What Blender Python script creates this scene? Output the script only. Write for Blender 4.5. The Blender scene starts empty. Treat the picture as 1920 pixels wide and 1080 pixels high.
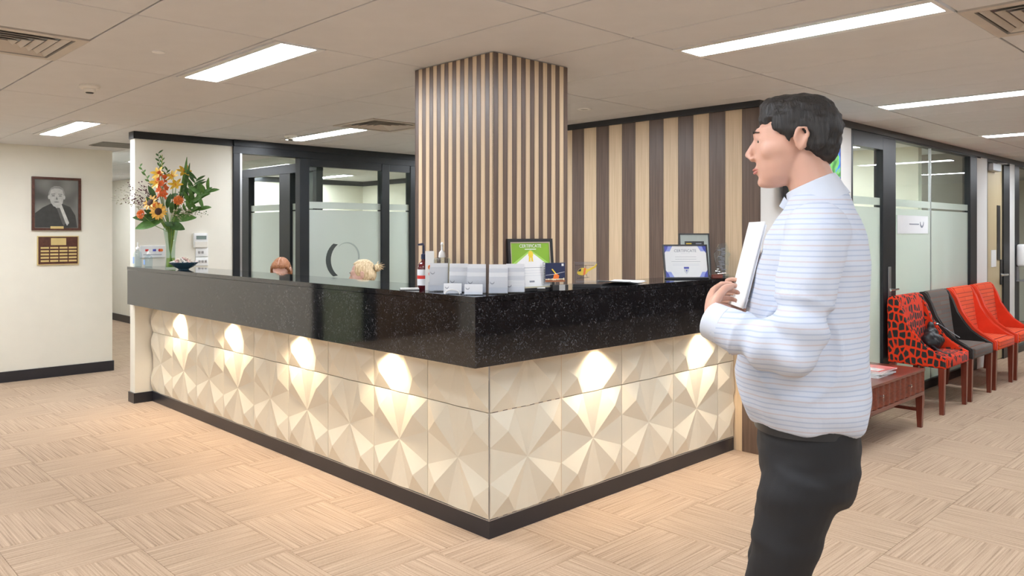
import bpy, bmesh, math, random
from mathutils import Vector, Matrix, noise
PI = math.pi
S = bpy.context.scene
C = S.collection
random.seed(7)

# ------------------------------------------------------------------ camera, world, exposure
CAM_H = 1.52
YAW = math.radians(45.783)                       # heading, from +X towards +Y
FPX = 1479.0
cd = bpy.data.cameras.new('camera'); cam = bpy.data.objects.new('camera', cd); C.objects.link(cam)
cam.location = (0, 0, CAM_H); cam.rotation_euler = (PI/2, 0, YAW - PI/2)
cd.sensor_width = 36; cd.sensor_fit = 'HORIZONTAL'; cd.lens = FPX/1920*36
cd.shift_y = -(540-437)/1920; cd.clip_start = 0.05; cd.clip_end = 100
S.camera = cam
w = bpy.data.worlds.new('world'); S.world = w; w.use_nodes = True
w.node_tree.nodes['Background'].inputs[0].default_value = (0.92, 0.97, 1.0, 1)
w.node_tree.nodes['Background'].inputs[1].default_value = 0.8
vs = S.view_settings
vs.view_transform = 'Standard'; vs.look = 'None'; vs.gamma = 1; vs.use_curve_mapping = False
vs.exposure = 0.18
LAMP = 38.0                                       # emission of the ceiling diffusers
LAMP_COL = (0.94, 1.0, 1.08)
SPOT = 19.0                                       # watts of the counter downlights
SPOT_COL = (1.0, 0.79, 0.55)

CF, SF = math.cos(YAW), math.sin(YAW)
def project(x, y, z):                            # only used to decide which floor and ceiling tiles are near enough to be single parts
    d = x*CF + y*SF
    if d < 0.05: return None
    r = x*SF - y*CF
    return 960 + FPX*r/d, 437 - FPX*(z-CAM_H)/d, d

# ------------------------------------------------------------------ object helpers
def tag(o, label=None, cat=None, group=None, kind=None):
    if label: o['label'] = label
    if cat: o['category'] = cat
    if group: o['group'] = group
    if kind: o['kind'] = kind
    return o
def empty(name, loc=(0, 0, 0), rz=0, label=None, cat=None, group=None, kind=None, parent=None):
    o = bpy.data.objects.new(name, None); C.objects.link(o)
    o.location = loc; o.rotation_euler = (0, 0, rz); o.empty_display_size = 0.1
    if parent: o.parent = parent
    return tag(o, label, cat, group, kind)
def link(name, me, mat=None, parent=None, loc=(0, 0, 0), rot=(0, 0, 0)):
    o = bpy.data.objects.new(name, me); C.objects.link(o)
    if mat is not None and not me.materials: me.materials.append(mat)
    if parent: o.parent = parent
    o.location = loc; o.rotation_euler = rot
    return o
def copy_tree(o, parent=None):
    c = o.copy(); C.objects.link(c); c.parent = parent
    for ch in list(o.children): copy_tree(ch, c)
    return c

class MB:
    """collects shapes in one bmesh; build() links them as ONE mesh object"""
    def __init__(self): self.bm = bmesh.new()
    def box(self, x0, x1, y0, y1, z0, z1, bev=0, seg=2, mi=0):
        r = bmesh.ops.create_cube(self.bm, size=1)
        vs_ = r['verts']
        bmesh.ops.scale(self.bm, vec=(abs(x1-x0), abs(y1-y0), abs(z1-z0)), verts=vs_)
        bmesh.ops.translate(self.bm, vec=((x0+x1)/2, (y0+y1)/2, (z0+z1)/2), verts=vs_)
        fs = set(f for v in vs_ for f in v.link_faces)
        if bev:
            es = list(set(e for v in vs_ for e in v.link_edges))
            rr = bmesh.ops.bevel(self.bm, geom=es, offset=bev, segments=seg, affect='EDGES', profile=0.5)
            fs = set(rr['faces']) | set(f for f in fs if f.is_valid)
        if mi:
            for f in fs: f.material_index = mi
        return self
    def prism(self, pts, a, b, axis='z', mi=0):
        """polygon pts extruded from a to b along axis. z: (x,y); y: (x,z); x: (y,z)"""
        def P(p, t):
            return {'z': (p[0], p[1], t), 'y': (p[0], t, p[1]), 'x': (t, p[0], p[1])}[axis]
        A = [self.bm.verts.new(P(p, a)) for p in pts]; B = [self.bm.verts.new(P(p, b)) for p in pts]
        n = len(pts); fs = [self.bm.faces.new(A[::-1]), self.bm.faces.new(B)]
        for i in range(n): fs.append(self.bm.faces.new((A[i], A[(i+1) % n], B[(i+1) % n], B[i])))
        for f in fs: f.material_index = mi
        return self
    def tube(self, pts, rad, n=10, flat=1.0, up=None, mi=0, cap=True):
        pts = [Vector(p) for p in pts]
        if not hasattr(rad, '__len__'): rad = [rad]*len(pts)
        rings = []; prev = None
        for i, p in enumerate(pts):
            t = (pts[min(i+1, len(pts)-1)] - pts[max(i-1, 0)]).normalized()
            if prev is None:
                u = Vector(up) if up else (Vector((0, 0, 1)) if abs(t.z) < .9 else Vector((1, 0, 0)))
            else: u = prev
            s = t.cross(u).normalized(); u = s.cross(t).normalized(); prev = u
            r = rad[i]
            rings.append([self.bm.verts.new(p + s*(r*math.cos(2*PI*k/n)) + u*(r*flat*math.sin(2*PI*k/n))) for k in range(n)])
        for a, b in zip(rings, rings[1:]):
            for k in range(n):
                f = self.bm.faces.new((a[k], a[(k+1) % n], b[(k+1) % n], b[k])); f.material_index = mi
        if cap:
            self.bm.faces.new(rings[0][::-1]).material_index = mi; self.bm.faces.new(rings[-1]).material_index = mi
        return self
    def rings(self, secs, n=24, cap=True, mi=0, p=2.0):
        """horizontal superellipse sections (cx,cy,z,rx,ry)"""
        R_ = []
        for (cx, cy, z, rx, ry) in secs:
            ring = []
            for k in range(n):
                t = 2*PI*k/n; c, s = math.cos(t), math.sin(t)
                ring.append(self.bm.verts.new((cx + rx*math.copysign(abs(c)**(2/p), c), cy + ry*math.copysign(abs(s)**(2/p), s), z)))
            R_.append(ring)
        for a, b in zip(R_, R_[1:]):
            for k in range(n):
                f = self.bm.faces.new((a[k], a[(k+1) % n], b[(k+1) % n], b[k])); f.material_index = mi
        if cap:
            self.bm.faces.new(R_[0][::-1]).material_index = mi; self.bm.faces.new(R_[-1]).material_index = mi
        return self
    def lathe(self, prof, n=20, cx=0, cy=0, z0=0, cap=True, mi=0):
        return self.rings([(cx, cy, z0+z, max(r, 1e-4), max(r, 1e-4)) for r, z in prof], n=n, cap=cap, mi=mi)
    def ball(self, c, r, seg=14, mi=0, rot=None):
        if not hasattr(r, '__len__'): r = (r, r, r)
        m = Matrix.Translation(c)
        if rot: m = m @ rot
        m = m @ Matrix.Diagonal((r[0], r[1], r[2], 1))
        q = bmesh.ops.create_uvsphere(self.bm, u_segments=seg, v_segments=max(6, seg*2//3), radius=1, matrix=m)
        if mi:
            for v in q['verts']:
                for f in v.link_faces: f.material_index = mi
        return self
    def poly(self, pts, mi=0):
        f = self.bm.faces.new([self.bm.verts.new(p) for p in pts]); f.material_index = mi; return self
    def xform(self, m): bmesh.ops.transform(self.bm, matrix=m, verts=self.bm.verts); return self
    def mesh(self, name, smooth=False, angle=35):
        bmesh.ops.recalc_face_normals(self.bm, faces=self.bm.faces)
        me = bpy.data.meshes.new(name); self.bm.to_mesh(me)
        if smooth:
            ca = math.cos(math.radians(angle))
            sh = [len(e.link_faces) == 2 and e.link_faces[0].normal.dot(e.link_faces[1].normal) < ca for e in self.bm.edges]
            me.shade_smooth()
            at = me.attributes.get('sharp_edge') or me.attributes.new('sharp_edge', 'BOOLEAN', 'EDGE')
            at.data.foreach_set('value', sh)
        self.bm.free(); return me
    def build(self, name, mat, parent=None, loc=(0, 0, 0), rot=(0, 0, 0), smooth=False, angle=35):
        me = self.mesh(name, smooth, angle)
        for m in (mat if isinstance(mat, (list, tuple)) else [mat]): me.materials.append(m)
        return link(name, me, None, parent, loc, rot)

def part(name, mb, mat, parent, label=None, **k):
    o = mb.build(name, mat, parent, **k)
    if label: o['label'] = label
    return o
def remesh(mb, voxel, smooth_it=3, name='body', disp=None):
    """one continuous surface around everything in mb"""
    bmesh.ops.recalc_face_normals(mb.bm, faces=mb.bm.faces)
    me = bpy.data.meshes.new('tmp'); mb.bm.to_mesh(me); mb.bm.free()
    o = bpy.data.objects.new('tmp', me); C.objects.link(o)
    r = o.modifiers.new('r', 'REMESH'); r.mode = 'VOXEL'; r.voxel_size = voxel
    if smooth_it:
        s = o.modifiers.new('s', 'SMOOTH'); s.factor = 0.5; s.iterations = smooth_it
    dg = bpy.context.evaluated_depsgraph_get(); dg.update()
    out = bpy.data.meshes.new_from_object(o.evaluated_get(dg)); out.name = name
    bpy.data.objects.remove(o)
    if disp:
        cos = [(v.co.copy(), v.normal.copy()) for v in out.vertices]
        out.vertices.foreach_set('co', [c for a, b in cos for c in disp(a, b)]); out.update()
    out.shade_smooth()
    out.materials.clear()
    return out

def text_mesh(s, size, mat, parent, loc, rot=(0, 0, 0), name='lettering', align='CENTER', depth=0.0004):
    cu = bpy.data.curves.new('t', 'FONT'); cu.body = s; cu.size = size; cu.align_x = align; cu.align_y = 'CENTER'; cu.extrude = depth
    cu.resolution_u = 2
    o = bpy.data.objects.new('t', cu); C.objects.link(o)
    dg = bpy.context.evaluated_depsgraph_get(); dg.update()
    me = bpy.data.meshes.new_from_object(o.evaluated_get(dg)); bpy.data.objects.remove(o)
    me.materials.clear(); me.materials.append(mat)
    return link(name, me, None, parent, loc, rot)

# ------------------------------------------------------------------ materials
def newmat(name):
    m = bpy.data.materials.new(name); m.use_nodes = True
    nt = m.node_tree; return m, nt, nt.nodes['Principled BSDF']
def N(nt, t, **k):
    n = nt.nodes.new(t)
    for a, b in k.items(): setattr(n, a, b)
    return n
def coords(nt, scale=(1, 1, 1), kind='Object', rot=(0, 0, 0)):
    tc = N(nt, 'ShaderNodeTexCoord'); mp = N(nt, 'ShaderNodeMapping')
    mp.inputs['Scale'].default_value = scale; mp.inputs['Rotation'].default_value = rot
    nt.links.new(tc.outputs[kind], mp.inputs[0]); return mp.outputs[0]
def ramp(nt, fac, stops):
    r = N(nt, 'ShaderNodeValToRGB'); e = r.color_ramp.elements
    while len(e) < len(stops): e.new(0.5)
    for i, (p, c) in enumerate(stops):
        e[i].position = p; e[i].color = (*c, 1)
    nt.links.new(fac, r.inputs[0]); return r.outputs[0]
def noise_tex(nt, vec, scale, detail=3, dist=0, rough=.5):
    n = N(nt, 'ShaderNodeTexNoise'); n.inputs['Scale'].default_value = scale; n.inputs['Detail'].default_value = detail
    n.inputs['Distortion'].default_value = dist; n.inputs['Roughness'].default_value = rough
    nt.links.new(vec, n.inputs['Vector']); return n.outputs[0]
def bump(nt, b, h, strength=.3, dist=.002):
    n = N(nt, 'ShaderNodeBump'); n.inputs['Strength'].default_value = strength; n.inputs['Distance'].default_value = dist
    nt.links.new(h, n.inputs['Height']); nt.links.new(n.outputs[0], b.inputs['Normal'])
def M(name, col, rough=.5, metal=0, var=0.06, vscale=6, bmp=0, bscale=200, spec=.5, coat=0, sheen=0, kind='Object'):
    """plain painted / moulded surface: slight procedural tone variation and fine relief"""
    m, nt, b = newmat(name)
    v = coords(nt, kind=kind)
    f = noise_tex(nt, v, vscale, 3)
    lo = tuple(max(0, c*(1-var)) for c in col); hi = tuple(min(1, c*(1+var)) for c in col)
    nt.links.new(ramp(nt, f, [(.3, lo), (.7, hi)]), b.inputs['Base Color'])
    b.inputs['Roughness'].default_value = rough; b.inputs['Metallic'].default_value = metal
    b.inputs['Specular IOR Level'].default_value = spec; b.inputs['Coat Weight'].default_value = coat
    b.inputs['Sheen Weight'].default_value = sheen
    if bmp: bump(nt, b, noise_tex(nt, v, bscale, 2), bmp)
    return m
def emis(name, col, s):
    m, nt, b = newmat(name)
    b.inputs['Base Color'].default_value = (*col, 1); b.inputs['Emission Color'].default_value = (*col, 1); b.inputs['Emission Strength'].default_value = s
    return m
def glass(name, tint=(.93, .97, .95), rough=0.0, gloss=.9):
    """architectural pane: fresnel mirror over a clear, faintly tinted sheet"""
    m, nt, b = newmat(name); nt.nodes.remove(b)
    out = nt.nodes['Material Output']
    tr = N(nt, 'ShaderNodeBsdfTransparent'); tr.inputs[0].default_value = (*tint, 1)
    gl = N(nt, 'ShaderNodeBsdfGlossy'); gl.inputs['Roughness'].default_value = rough; gl.inputs[0].default_value = (gloss, gloss, gloss, 1)
    fr = N(nt, 'ShaderNodeFresnel'); fr.inputs[0].default_value = 1.5
    ge = N(nt, 'ShaderNodeNewGeometry'); iv = N(nt, 'ShaderNodeMath', operation='SUBTRACT'); iv.inputs[0].default_value = 1.0
    nt.links.new(ge.outputs['Backfacing'], iv.inputs[1])
    fm = N(nt, 'ShaderNodeMath', operation='MULTIPLY'); nt.links.new(fr.outputs[0], fm.inputs[0]); nt.links.new(iv.outputs[0], fm.inputs[1])
    mx = N(nt, 'ShaderNodeMixShader')
    nt.links.new(fm.outputs[0], mx.inputs[0]); nt.links.new(tr.outputs[0], mx.inputs[1]); nt.links.new(gl.outputs[0], mx.inputs[2])
    nt.links.new(mx.outputs[0], out.inputs[0]); return m
def clear_solid(name, tint=(.9, .95, .95)):
    m, nt, b = newmat(name)
    b.inputs['Base Color'].default_value = (*tint, 1); b.inputs['Roughness'].default_value = 0.03
    b.inputs['Transmission Weight'].default_value = 1; b.inputs['IOR'].default_value = 1.45
    return m
def frosted(name):
    m, nt, b = newmat(name); nt.nodes.remove(b); out = nt.nodes['Material Output']
    tl = N(nt, 'ShaderNodeBsdfTranslucent'); tl.inputs[0].default_value = (.75, .78, .73, 1)
    df = N(nt, 'ShaderNodeBsdfDiffuse'); df.inputs[0].default_value = (.76, .80, .76, 1)
    tr = N(nt, 'ShaderNodeBsdfTransparent'); tr.inputs[0].default_value = (.8, .88, .84, 1)
    gl = N(nt, 'ShaderNodeBsdfGlossy'); gl.inputs['Roughness'].default_value = 0.05
    a = N(nt, 'ShaderNodeMixShader'); a.inputs[0].default_value = .5
    c = N(nt, 'ShaderNodeMixShader'); c.inputs[0].default_value = .12
    d = N(nt, 'ShaderNodeMixShader'); fr = N(nt, 'ShaderNodeFresnel'); fr.inputs[0].default_value = 1.35
    nt.links.new(tl.outputs[0], a.inputs[1]); nt.links.new(df.outputs[0], a.inputs[2])
    nt.links.new(a.outputs[0], c.inputs[1]); nt.links.new(tr.outputs[0], c.inputs[2])
    ge = N(nt, 'ShaderNodeNewGeometry'); iv = N(nt, 'ShaderNodeMath', operation='SUBTRACT'); iv.inputs[0].default_value = 1.0
    nt.links.new(ge.outputs['Backfacing'], iv.inputs[1])
    fm = N(nt, 'ShaderNodeMath', operation='MULTIPLY'); nt.links.new(fr.outputs[0], fm.inputs[0]); nt.links.new(iv.outputs[0], fm.inputs[1])
    nt.links.new(fm.outputs[0], d.inputs[0]); nt.links.new(c.outputs[0], d.inputs[1]); nt.links.new(gl.outputs[0], d.inputs[2])
    nt.links.new(d.outputs[0], out.inputs[0]); return m

m_wall = M('painted_wall', (.80, .765, .665), .65, bmp=.08, bscale=300, var=.015)
m_wall2 = M('white_wall', (.80, .79, .76), .6, var=.015)
m_beige = M('beige_wall', (.70, .67, .55), .7, var=.02)
m_taupe = M('taupe_panel', (.20, .18, .15), .5)
m_black = M('black_trim', (.018, .019, .022), .35, var=.2)
m_frame = M('black_powdercoat', (.016, .018, .021), .38, spec=.4, var=.1)
m_tile = M('ceiling_tile', (.68, .68, .69), .85, var=.02, bmp=.15, bscale=400)
m_grid = M('ceiling_grid', (.30, .28, .26), .5)
m_light = emis('diffuser_glow', LAMP_COL, LAMP)
m_fix = M('fixture_white', (.75, .74, .72), .3)
m_white = M('white_plastic', (.82, .82, .81), .35, var=.02)
m_offwhite = M('offwhite_plastic', (.76, .73, .66), .4, var=.02)
m_chrome = M('chrome', (.75, .75, .75), .15, metal=1)
m_steel = M('brushed_aluminium', (.50, .51, .52), .35, metal=.9)
m_dark = M('dark_plastic', (.02, .02, .022), .35)
m_paper = M('paper', (.80, .81, .82), .6, var=.02)
m_ink = M('grey_ink', (.25, .27, .32), .6)
m_blue = M('print_blue', (.06, .08, .42), .5)
m_lblue = M('print_light_blue', (.28, .34, .72), .5)
m_navy = M('print_navy', (.012, .02, .07), .35)
m_red = M('print_red', (.62, .03, .02), .45)
m_orange = M('print_orange', (.85, .2, .03), .45)
m_yellow = M('print_yellow', (.85, .62, .05), .4)
m_green = M('print_green', (.22, .42, .03), .45)
m_gold = M('brass_plate', (.72, .56, .25), .35, metal=.45, var=.1)
m_glass = glass('window_glass')
m_frost = frosted('frosted_film')
m_crystal = glass('crystal', (.93, .96, .97))
m_acrylic = glass('acrylic', (.95, .96, .98))
m_baseb = M('baseboard_black', (.022, .022, .028), .3, var=.1)

def mk_carpet():
    m, nt, b = newmat('carpet_tile_loop')
    v = coords(nt, (1.6, 105, 1)); f = noise_tex(nt, v, 1.0, 2, 0, .6)
    v2 = coords(nt, (90, 420, 1)); f2 = noise_tex(nt, v2, 1.0, 1)
    mx = N(nt, 'ShaderNodeMath', operation='MULTIPLY_ADD'); mx.inputs[1].default_value = .35
    nt.links.new(f2, mx.inputs[0]); nt.links.new(f, mx.inputs[2])
    oi = N(nt, 'ShaderNodeObjectInfo'); r = N(nt, 'ShaderNodeMath', operation='MULTIPLY_ADD'); r.inputs[1].default_value = .05
    nt.links.new(oi.outputs['Random'], r.inputs[0]); nt.links.new(mx.outputs[0], r.inputs[2])
    nt.links.new(ramp(nt, r.outputs[0], [(.48, (.29, .195, .125)), (.68, (.45, .32, .215)), (.92, (.57, .42, .295))]), b.inputs['Base Color'])
    b.inputs['Roughness'].default_value = .95; b.inputs['Specular IOR Level'].default_value = .15; b.inputs['Sheen Weight'].default_value = .15
    bump(nt, b, mx.outputs[0], .7, .004); return m
m_carpet = mk_carpet()
def mk_granite():
    m, nt, b = newmat('black_granite')
    v = coords(nt); a = noise_tex(nt, v, 55, 3, 2.2, .6); a2 = noise_tex(nt, v, 9, 2)
    c = N(nt, 'ShaderNodeMath', operation='MULTIPLY_ADD'); c.inputs[1].default_value = .25
    nt.links.new(a2, c.inputs[0]); nt.links.new(a, c.inputs[2])
    nt.links.new(ramp(nt, c.outputs[0], [(.60, (.004, .004, .005)), (.70, (.012, .012, .014)), (.80, (.06, .06, .066)), (.9, (.14, .14, .15))]), b.inputs['Base Color'])
    b.inputs['Roughness'].default_value = .05; b.inputs['IOR'].default_value = 1.75
    return m
m_granite = mk_granite()
def mk_wood(name, a, bcol, rough=.38, scale=(90, 90, 2.5), coat=.15):
    m, nt, b = newmat(name)
    v = coords(nt, scale); f = noise_tex(nt, v, 1, 4, .4)
    nt.links.new(ramp(nt, f, [(.3, a), (.7, bcol)]), b.inputs['Base Color'])
    b.inputs['Roughness'].default_value = rough; b.inputs['Coat Weight'].default_value = coat
    bump(nt, b, f, .08, .001); return m
m_oak = mk_wood('light_oak_laminate', (.58, .43, .27), (.70, .54, .36), .42, coat=0)
m_walnut = mk_wood('dark_walnut_laminate', (.10, .066, .050), (.165, .112, .085), .38, coat=0)
m_mahog = mk_wood('mahogany', (.13, .022, .012), (.22, .045, .024), .28, (6, 70, 70), .4)
m_mahog_v = mk_wood('mahogany_leg', (.13, .022, .012), (.22, .045, .024), .28, (70, 70, 4), .4)
m_panel = M('cream_facet_panel', (.74, .68, .55), .33, var=.012, coat=.15)
m_beigedoor = mk_wood('beige_door', (.52, .42, .24), (.58, .475, .285), .4)
m_framewood = mk_wood('picture_frame_wood', (.06, .018, .012), (.11, .035, .022), .3, (30, 30, 30))
# ------------------------------------------------------------------ the setting
CEIL = 2.43
XL, YB = 2.65, 2.886                 # faceted faces of the desk
def struct(name, mb, mat, **k):
    o = mb.build(name, mat, **k); o['kind'] = 'structure'; return o
def sempty(name, loc=(0, 0, 0), rz=0): return empty(name, loc, rz, kind='structure')

floor = struct('floor', MB().box(-3.2, 16, -3.2, 16.5, -.12, -.012), M('floor_slab', (.3, .22, .15), .9))
ceiling = struct('ceiling', MB().box(-3.2, 16, -3.2, 16.5, CEIL+.02, CEIL+.14), m_grid)

# carpet tiles, quarter-turned
def tile_mesh(sx, sy, t, bev):
    return MB().box(-sx/2, sx/2, -sy/2, sy/2, -t, 0, bev, 1).mesh('tile')
ct_me = tile_mesh(.4985, .4985, .012, .0012); ct_me.materials.append(m_carpet)
near, rest = [], []
i0, i1, j0, j1 = -7, 32, -7, 33
for i in range(i0, i1):
    for j in range(j0, j1):
        cx, cy = .12 + .5*i, .2 + .5*j
        if cx > 15.9 or cy > 16.4 or cx < -3.2 or cy < -3.2: continue
        p = project(cx, cy, 0)
        hidden = cx > 2.95 and 3.2 < cy < 7.3
        vis = p and -260 < p[0] < 2150 and 440 < p[1] < 1500 and not hidden
        (near if vis else rest).append((p[2] if p else 99, cx, cy, (i+j) % 2))
near.sort()
rest += near[290:]; near = near[:290]
for d, cx, cy, q in near:
    link('carpet_tile', ct_me, None, floor, (cx, cy, 0), (0, 0, q*PI/2))
for q in (0, 1):                      # the far ones: joined, one object for each direction of the pile
    bm = MB()
    for d, cx, cy, qq in rest:
        if qq == q:
            if q == 0: bm.box(cx-.249, cx+.249, cy-.249, cy+.249, -.012, 0)
            else: bm.box(cy-.249, cy+.249, -cx-.249, -cx+.249, -.012, 0)
    o = bm.build('carpet_tile_field', m_carpet, floor, rot=(0, 0, q*PI/2)); o['kind'] = 'stuff'

# ceiling: 0.6 x 1.2 tiles in a recessed grid, with troffers and grilles let in
lights = [  # x centre, y start, y end, width of the diffuser
    (1.935, 3.45, 4.65, .19), (3.43, 1.05, 2.25, .17), (2.03, 7.05, 8.25, .17), (3.85, 5.85, 7.05, .17), (5.93, 1.05, 2.25, .19),
    (8.4, 1.05, 2.25, .19), (10.8, 1.05, 2.25, .19), (13.2, 1.05, 2.25, .19),  # last two are unseen, added to extend the lit row
    (.98, 1.05, 2.25, .19), (-.9, 3.45, 4.65, .19), (-.9, 7.05, 8.25, .19), (3.75, 3.45, 4.65, .19), (-1.5, 1.05, 2.25, .19), (.98, -1.35, -.15, .19), (3.43, -1.35, -.15, .19), (5.93, -1.35, -.15, .19), (-1.5, -1.35, -.15, .19),  # unseen troffers added for fill light, one hidden behind the column
    (3.6, 9.45, 10.65, .19), (3.6, 13.05, 14.25, .19), (5.9, 8.25, 9.45, .19), (5.9, 10.65, 11.85, .19), (6.2, 3.45, 4.65, .19), (6.2, 5.85, 7.05, .19), (8.0, 3.45, 4.65, .19), (7.1, 3.45, 4.65, .19), (-2.4, 7.05, 8.25, .19), (.98, 7.05, 8.25, .19), (6.8, 10.65, 11.85, .19), (9.2, 3.45, 4.65, .19), (11.5, 3.45, 4.65, .19)]  # corridor and room lights; most room and left-side ones added for brightness
vents = [(.87, 4.35), (3.87, 5.55), (3.87, .75)]
GX, GY = -.03, 1.05
def cell(x, y): return (math.floor((x-GX)/.6), math.floor((y-GY)/1.2))
lcell = {}
for l in lights: lcell[cell(l[0], (l[1]+l[2])/2)] = l
vcell = {cell(v[0], v[1]): v for v in vents}
tiles_far = MB(); ntile = 0; shared = {}
def ctile(x0, x1, y0, y1, single):
    global ntile
    g = .0045
    if single and ntile < 285:
        k = (round(x1-x0, 3), round(y1-y0, 3))
        if k not in shared:
            shared[k] = tile_mesh(k[0]-2*g, k[1]-2*g, .012, .002); shared[k].materials.append(m_tile)
        link('ceiling_tile', shared[k], None, ceiling, ((x0+x1)/2, (y0+y1)/2, CEIL+.012)); ntile += 1
    else: tiles_far.box(x0+g, x1-g, y0+g, y1-g, CEIL, CEIL+.012)
for i in range(-5, 27):
    for j in range(-4, 13):
        x0, y0 = GX+.6*i, GY+1.2*j; x1, y1 = min(x0+.6, 16), min(y0+1.2, 16.5)
        if x0 > 15.9 or y0 > 16.4: continue
        vis = False
        for (a, b) in ((x0, y0), (x1, y0), (x0, y1), (x1, y1), ((x0+x1)/2, (y0+y1)/2)):
            p = project(a, b, CEIL)
            if p and -60 < p[0] < 1980 and -60 < p[1] < 420: vis = True
        if x0 > 5.0 and y0 > 2.7 or y0 > 12: vis = False
        c = (i, j)
        if c in lcell:
            l = lcell[c]; a, b = l[0]-.135, l[0]+.135
            if a-x0 > .02: ctile(x0, a, y0, y1, vis)
            if x1-b > .02: ctile(b, x1, y0, y1, vis)
        elif c in vcell:
            v = vcell[c]; lo = v[1]-.3; hi = v[1]+.3
            if lo-y0 > .02: ctile(x0, x1, y0, lo, vis)
            if y1-hi > .02: ctile(x0, x1, hi, y1, vis)
        else: ctile(x0, x1, y0, y1, vis)
o = tiles_far.build('ceiling_tile_field', m_tile, ceiling); o['kind'] = 'stuff'

lamp_words = {0: 'long white troffer light over the left side of the reception counter', 1: 'longest bright white troffer light right of the striped column', 2: 'small troffer light above the framed portrait wall',
              3: 'slim troffer light just left of the column, above the glass meeting room', 4: 'troffer light running out of the right edge above the walking man', 5: 'most distant troffer light above the orange chairs'}
def lamp_place(x, y):
    if x > 4.9 and 2.7 < y < 5.4: return 'troffer light added to brighten the office behind the right-hand glass wall', 'added lights in the glazed office'
    if x > 4.6 and y > 7.4: return 'troffer light inside the glazed meeting room left of the column', 'lights in the meeting room'  # one shows through the glass, the extra ones are added for brightness
    if 3.4 < x < 4.0 and y > 9: return 'troffer light far back in the corridor behind the white wall', 'lights in the back corridor'
    if 3.4 < x < 4.0 and y > 0: return 'unseen troffer light added behind the striped column to brighten the plank wall', None
    if x > 10: return 'unseen troffer light added at the far end of the row past the orange chairs', 'added far lights in the row over the chairs'
    return 'unseen troffer light added over the open floor to brighten the room', 'unseen fill lights over the open floor'
for k, (x, y0, y1, dw) in enumerate(lights):
    lb, gr = (lamp_words[k], 'recessed troffer lights around the reception desk') if k in lamp_words else lamp_place(x, (y0+y1)/2)
    t = empty('ceiling_light', (x, (y0+y1)/2, CEIL), 0, lb, 'ceiling light', gr)
    h = (y1-y0)/2 - .004
    f = MB()
    f.box(-.132, -dw/2, -h, h, -.004, .012); f.box(dw/2, .132, -h, h, -.004, .012)
    f.box(-dw/2, dw/2, -h, -h+.02, -.004, .012); f.box(-dw/2, dw/2, h-.02, h, -.004, .012)
    f.build('frame', m_fix, t)
    MB().box(-dw/2, dw/2, -h+.02, h-.02, -.001, .006).build('diffuser', m_light, t)
vent_words = ['square air grille in the top left corner of the ceiling', 'square air grille beside the column top, above the meeting room', 'square air grille in the top right corner of the ceiling']
m_vent = M('vent_paint', (.55, .50, .44), .5)
for k, (x, y) in enumerate(vents):
    t = empty('air_vent', (x, y, CEIL), 0, vent_words[k], 'air vent', 'square four-way ceiling air grilles')
    MB().box(-.29, .29, -.29, .29, .012, .016).build('backing', m_dark, t)
    f = MB()
    for s in (-1, 1):
        f.box(s*.297, s*.25, -.297, .297, -.006, .006); f.box(-.25, .25, s*.297, s*.25, -.006, .006)
    f.build('frame', m_vent, t)
    for q in range(5):
        r = .235 - q*.045
        for a in range(4):
            ca, sa = math.cos(a*PI/2), math.sin(a*PI/2)
            def T(px, py, z): return (px*ca-py*sa, px*sa+py*ca, z)
            lo, hi = r-.024, r
            b = MB(); P = [T(-hi, hi, -.004), T(hi, hi, -.004), T(lo, lo, .010), T(-lo, lo, .010)]
            Q = [(p[0], p[1], p[2]+.0025) for p in P]
            V = [b.bm.verts.new(p) for p in P+Q]
            for f4 in ((0, 1, 2, 3), (7, 6, 5, 4), (0, 4, 5, 1), (1, 5, 6, 2), (2, 6, 7, 3), (3, 7, 4, 0)): b.bm.faces.new([V[n] for n in f4])
            b.build('slat', m_vent, t)
# slot grille near the portrait wall
t = empty('slot_vent', (3.05, 8.67, CEIL), 0, 'flat grey rectangular ceiling grille behind the white wall end', 'air vent')
MB().box(-.5, .5, -.22, .22, -.006, -.001, .002, 1).build('cover', M('grey_grille', (.22, .22, .20), .6), t)
for q in range(9): MB().box(-.48, .48, -.2+q*.05-.008, -.2+q*.05+.008, -.010, -.006).build('slat', M('grille_slat', (.3, .3, .28), .6) if q == 0 else bpy.data.materials['grille_slat'], t)
# detectors and sensors
for k, (x, y, lab) in enumerate([(1.524, 5.297, 'cream smoke detector on the ceiling left of the counter'), (3.63, 6.674, 'cream smoke detector beside the slim light over the meeting room')]):
    t = empty('smoke_detector', (x, y, CEIL), 0, lab, 'smoke detector', 'round ceiling smoke detectors')
    MB().lathe([(.058, 0), (.060, -.012), (.052, -.022), (.045, -.024)][::-1], 24).build('base', m_offwhite, t, smooth=True)
    MB().lathe([(.034, -.024), (.034, -.036), (.026, -.044), (.005, -.046)][::-1], 20).build('sensor_head', m_offwhite, t, smooth=True)
    MB().lathe([(.024, -.0445), (.02, -.05), (.004, -.051)][::-1], 16).build('grille', m_dark, t, smooth=True)
t = empty('ceiling_sensor', (1.489, 4.075, CEIL), 0, 'small flat white disc sensor in a ceiling tile left of the big light', 'sensor')
MB().lathe([(.03, 0), (.03, -.004), (.012, -.008), (.002, -.008)][::-1], 20).build('disc', m_white, t, smooth=True)
t = empty('recessed_downlight', (4.42, 3.78, CEIL), 0, 'small round unlit ceiling downlight right of the column', 'downlight')
MB().lathe([(.055, 0), (.052, -.004), (.042, -.004)][::-1], 24).build('ring', m_white, t, smooth=True)
MB().lathe([(.041, -.001), (.02, -.0055), (.002, -.0055)][::-1], 20).build('lens', m_steel, t, smooth=True)

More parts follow.
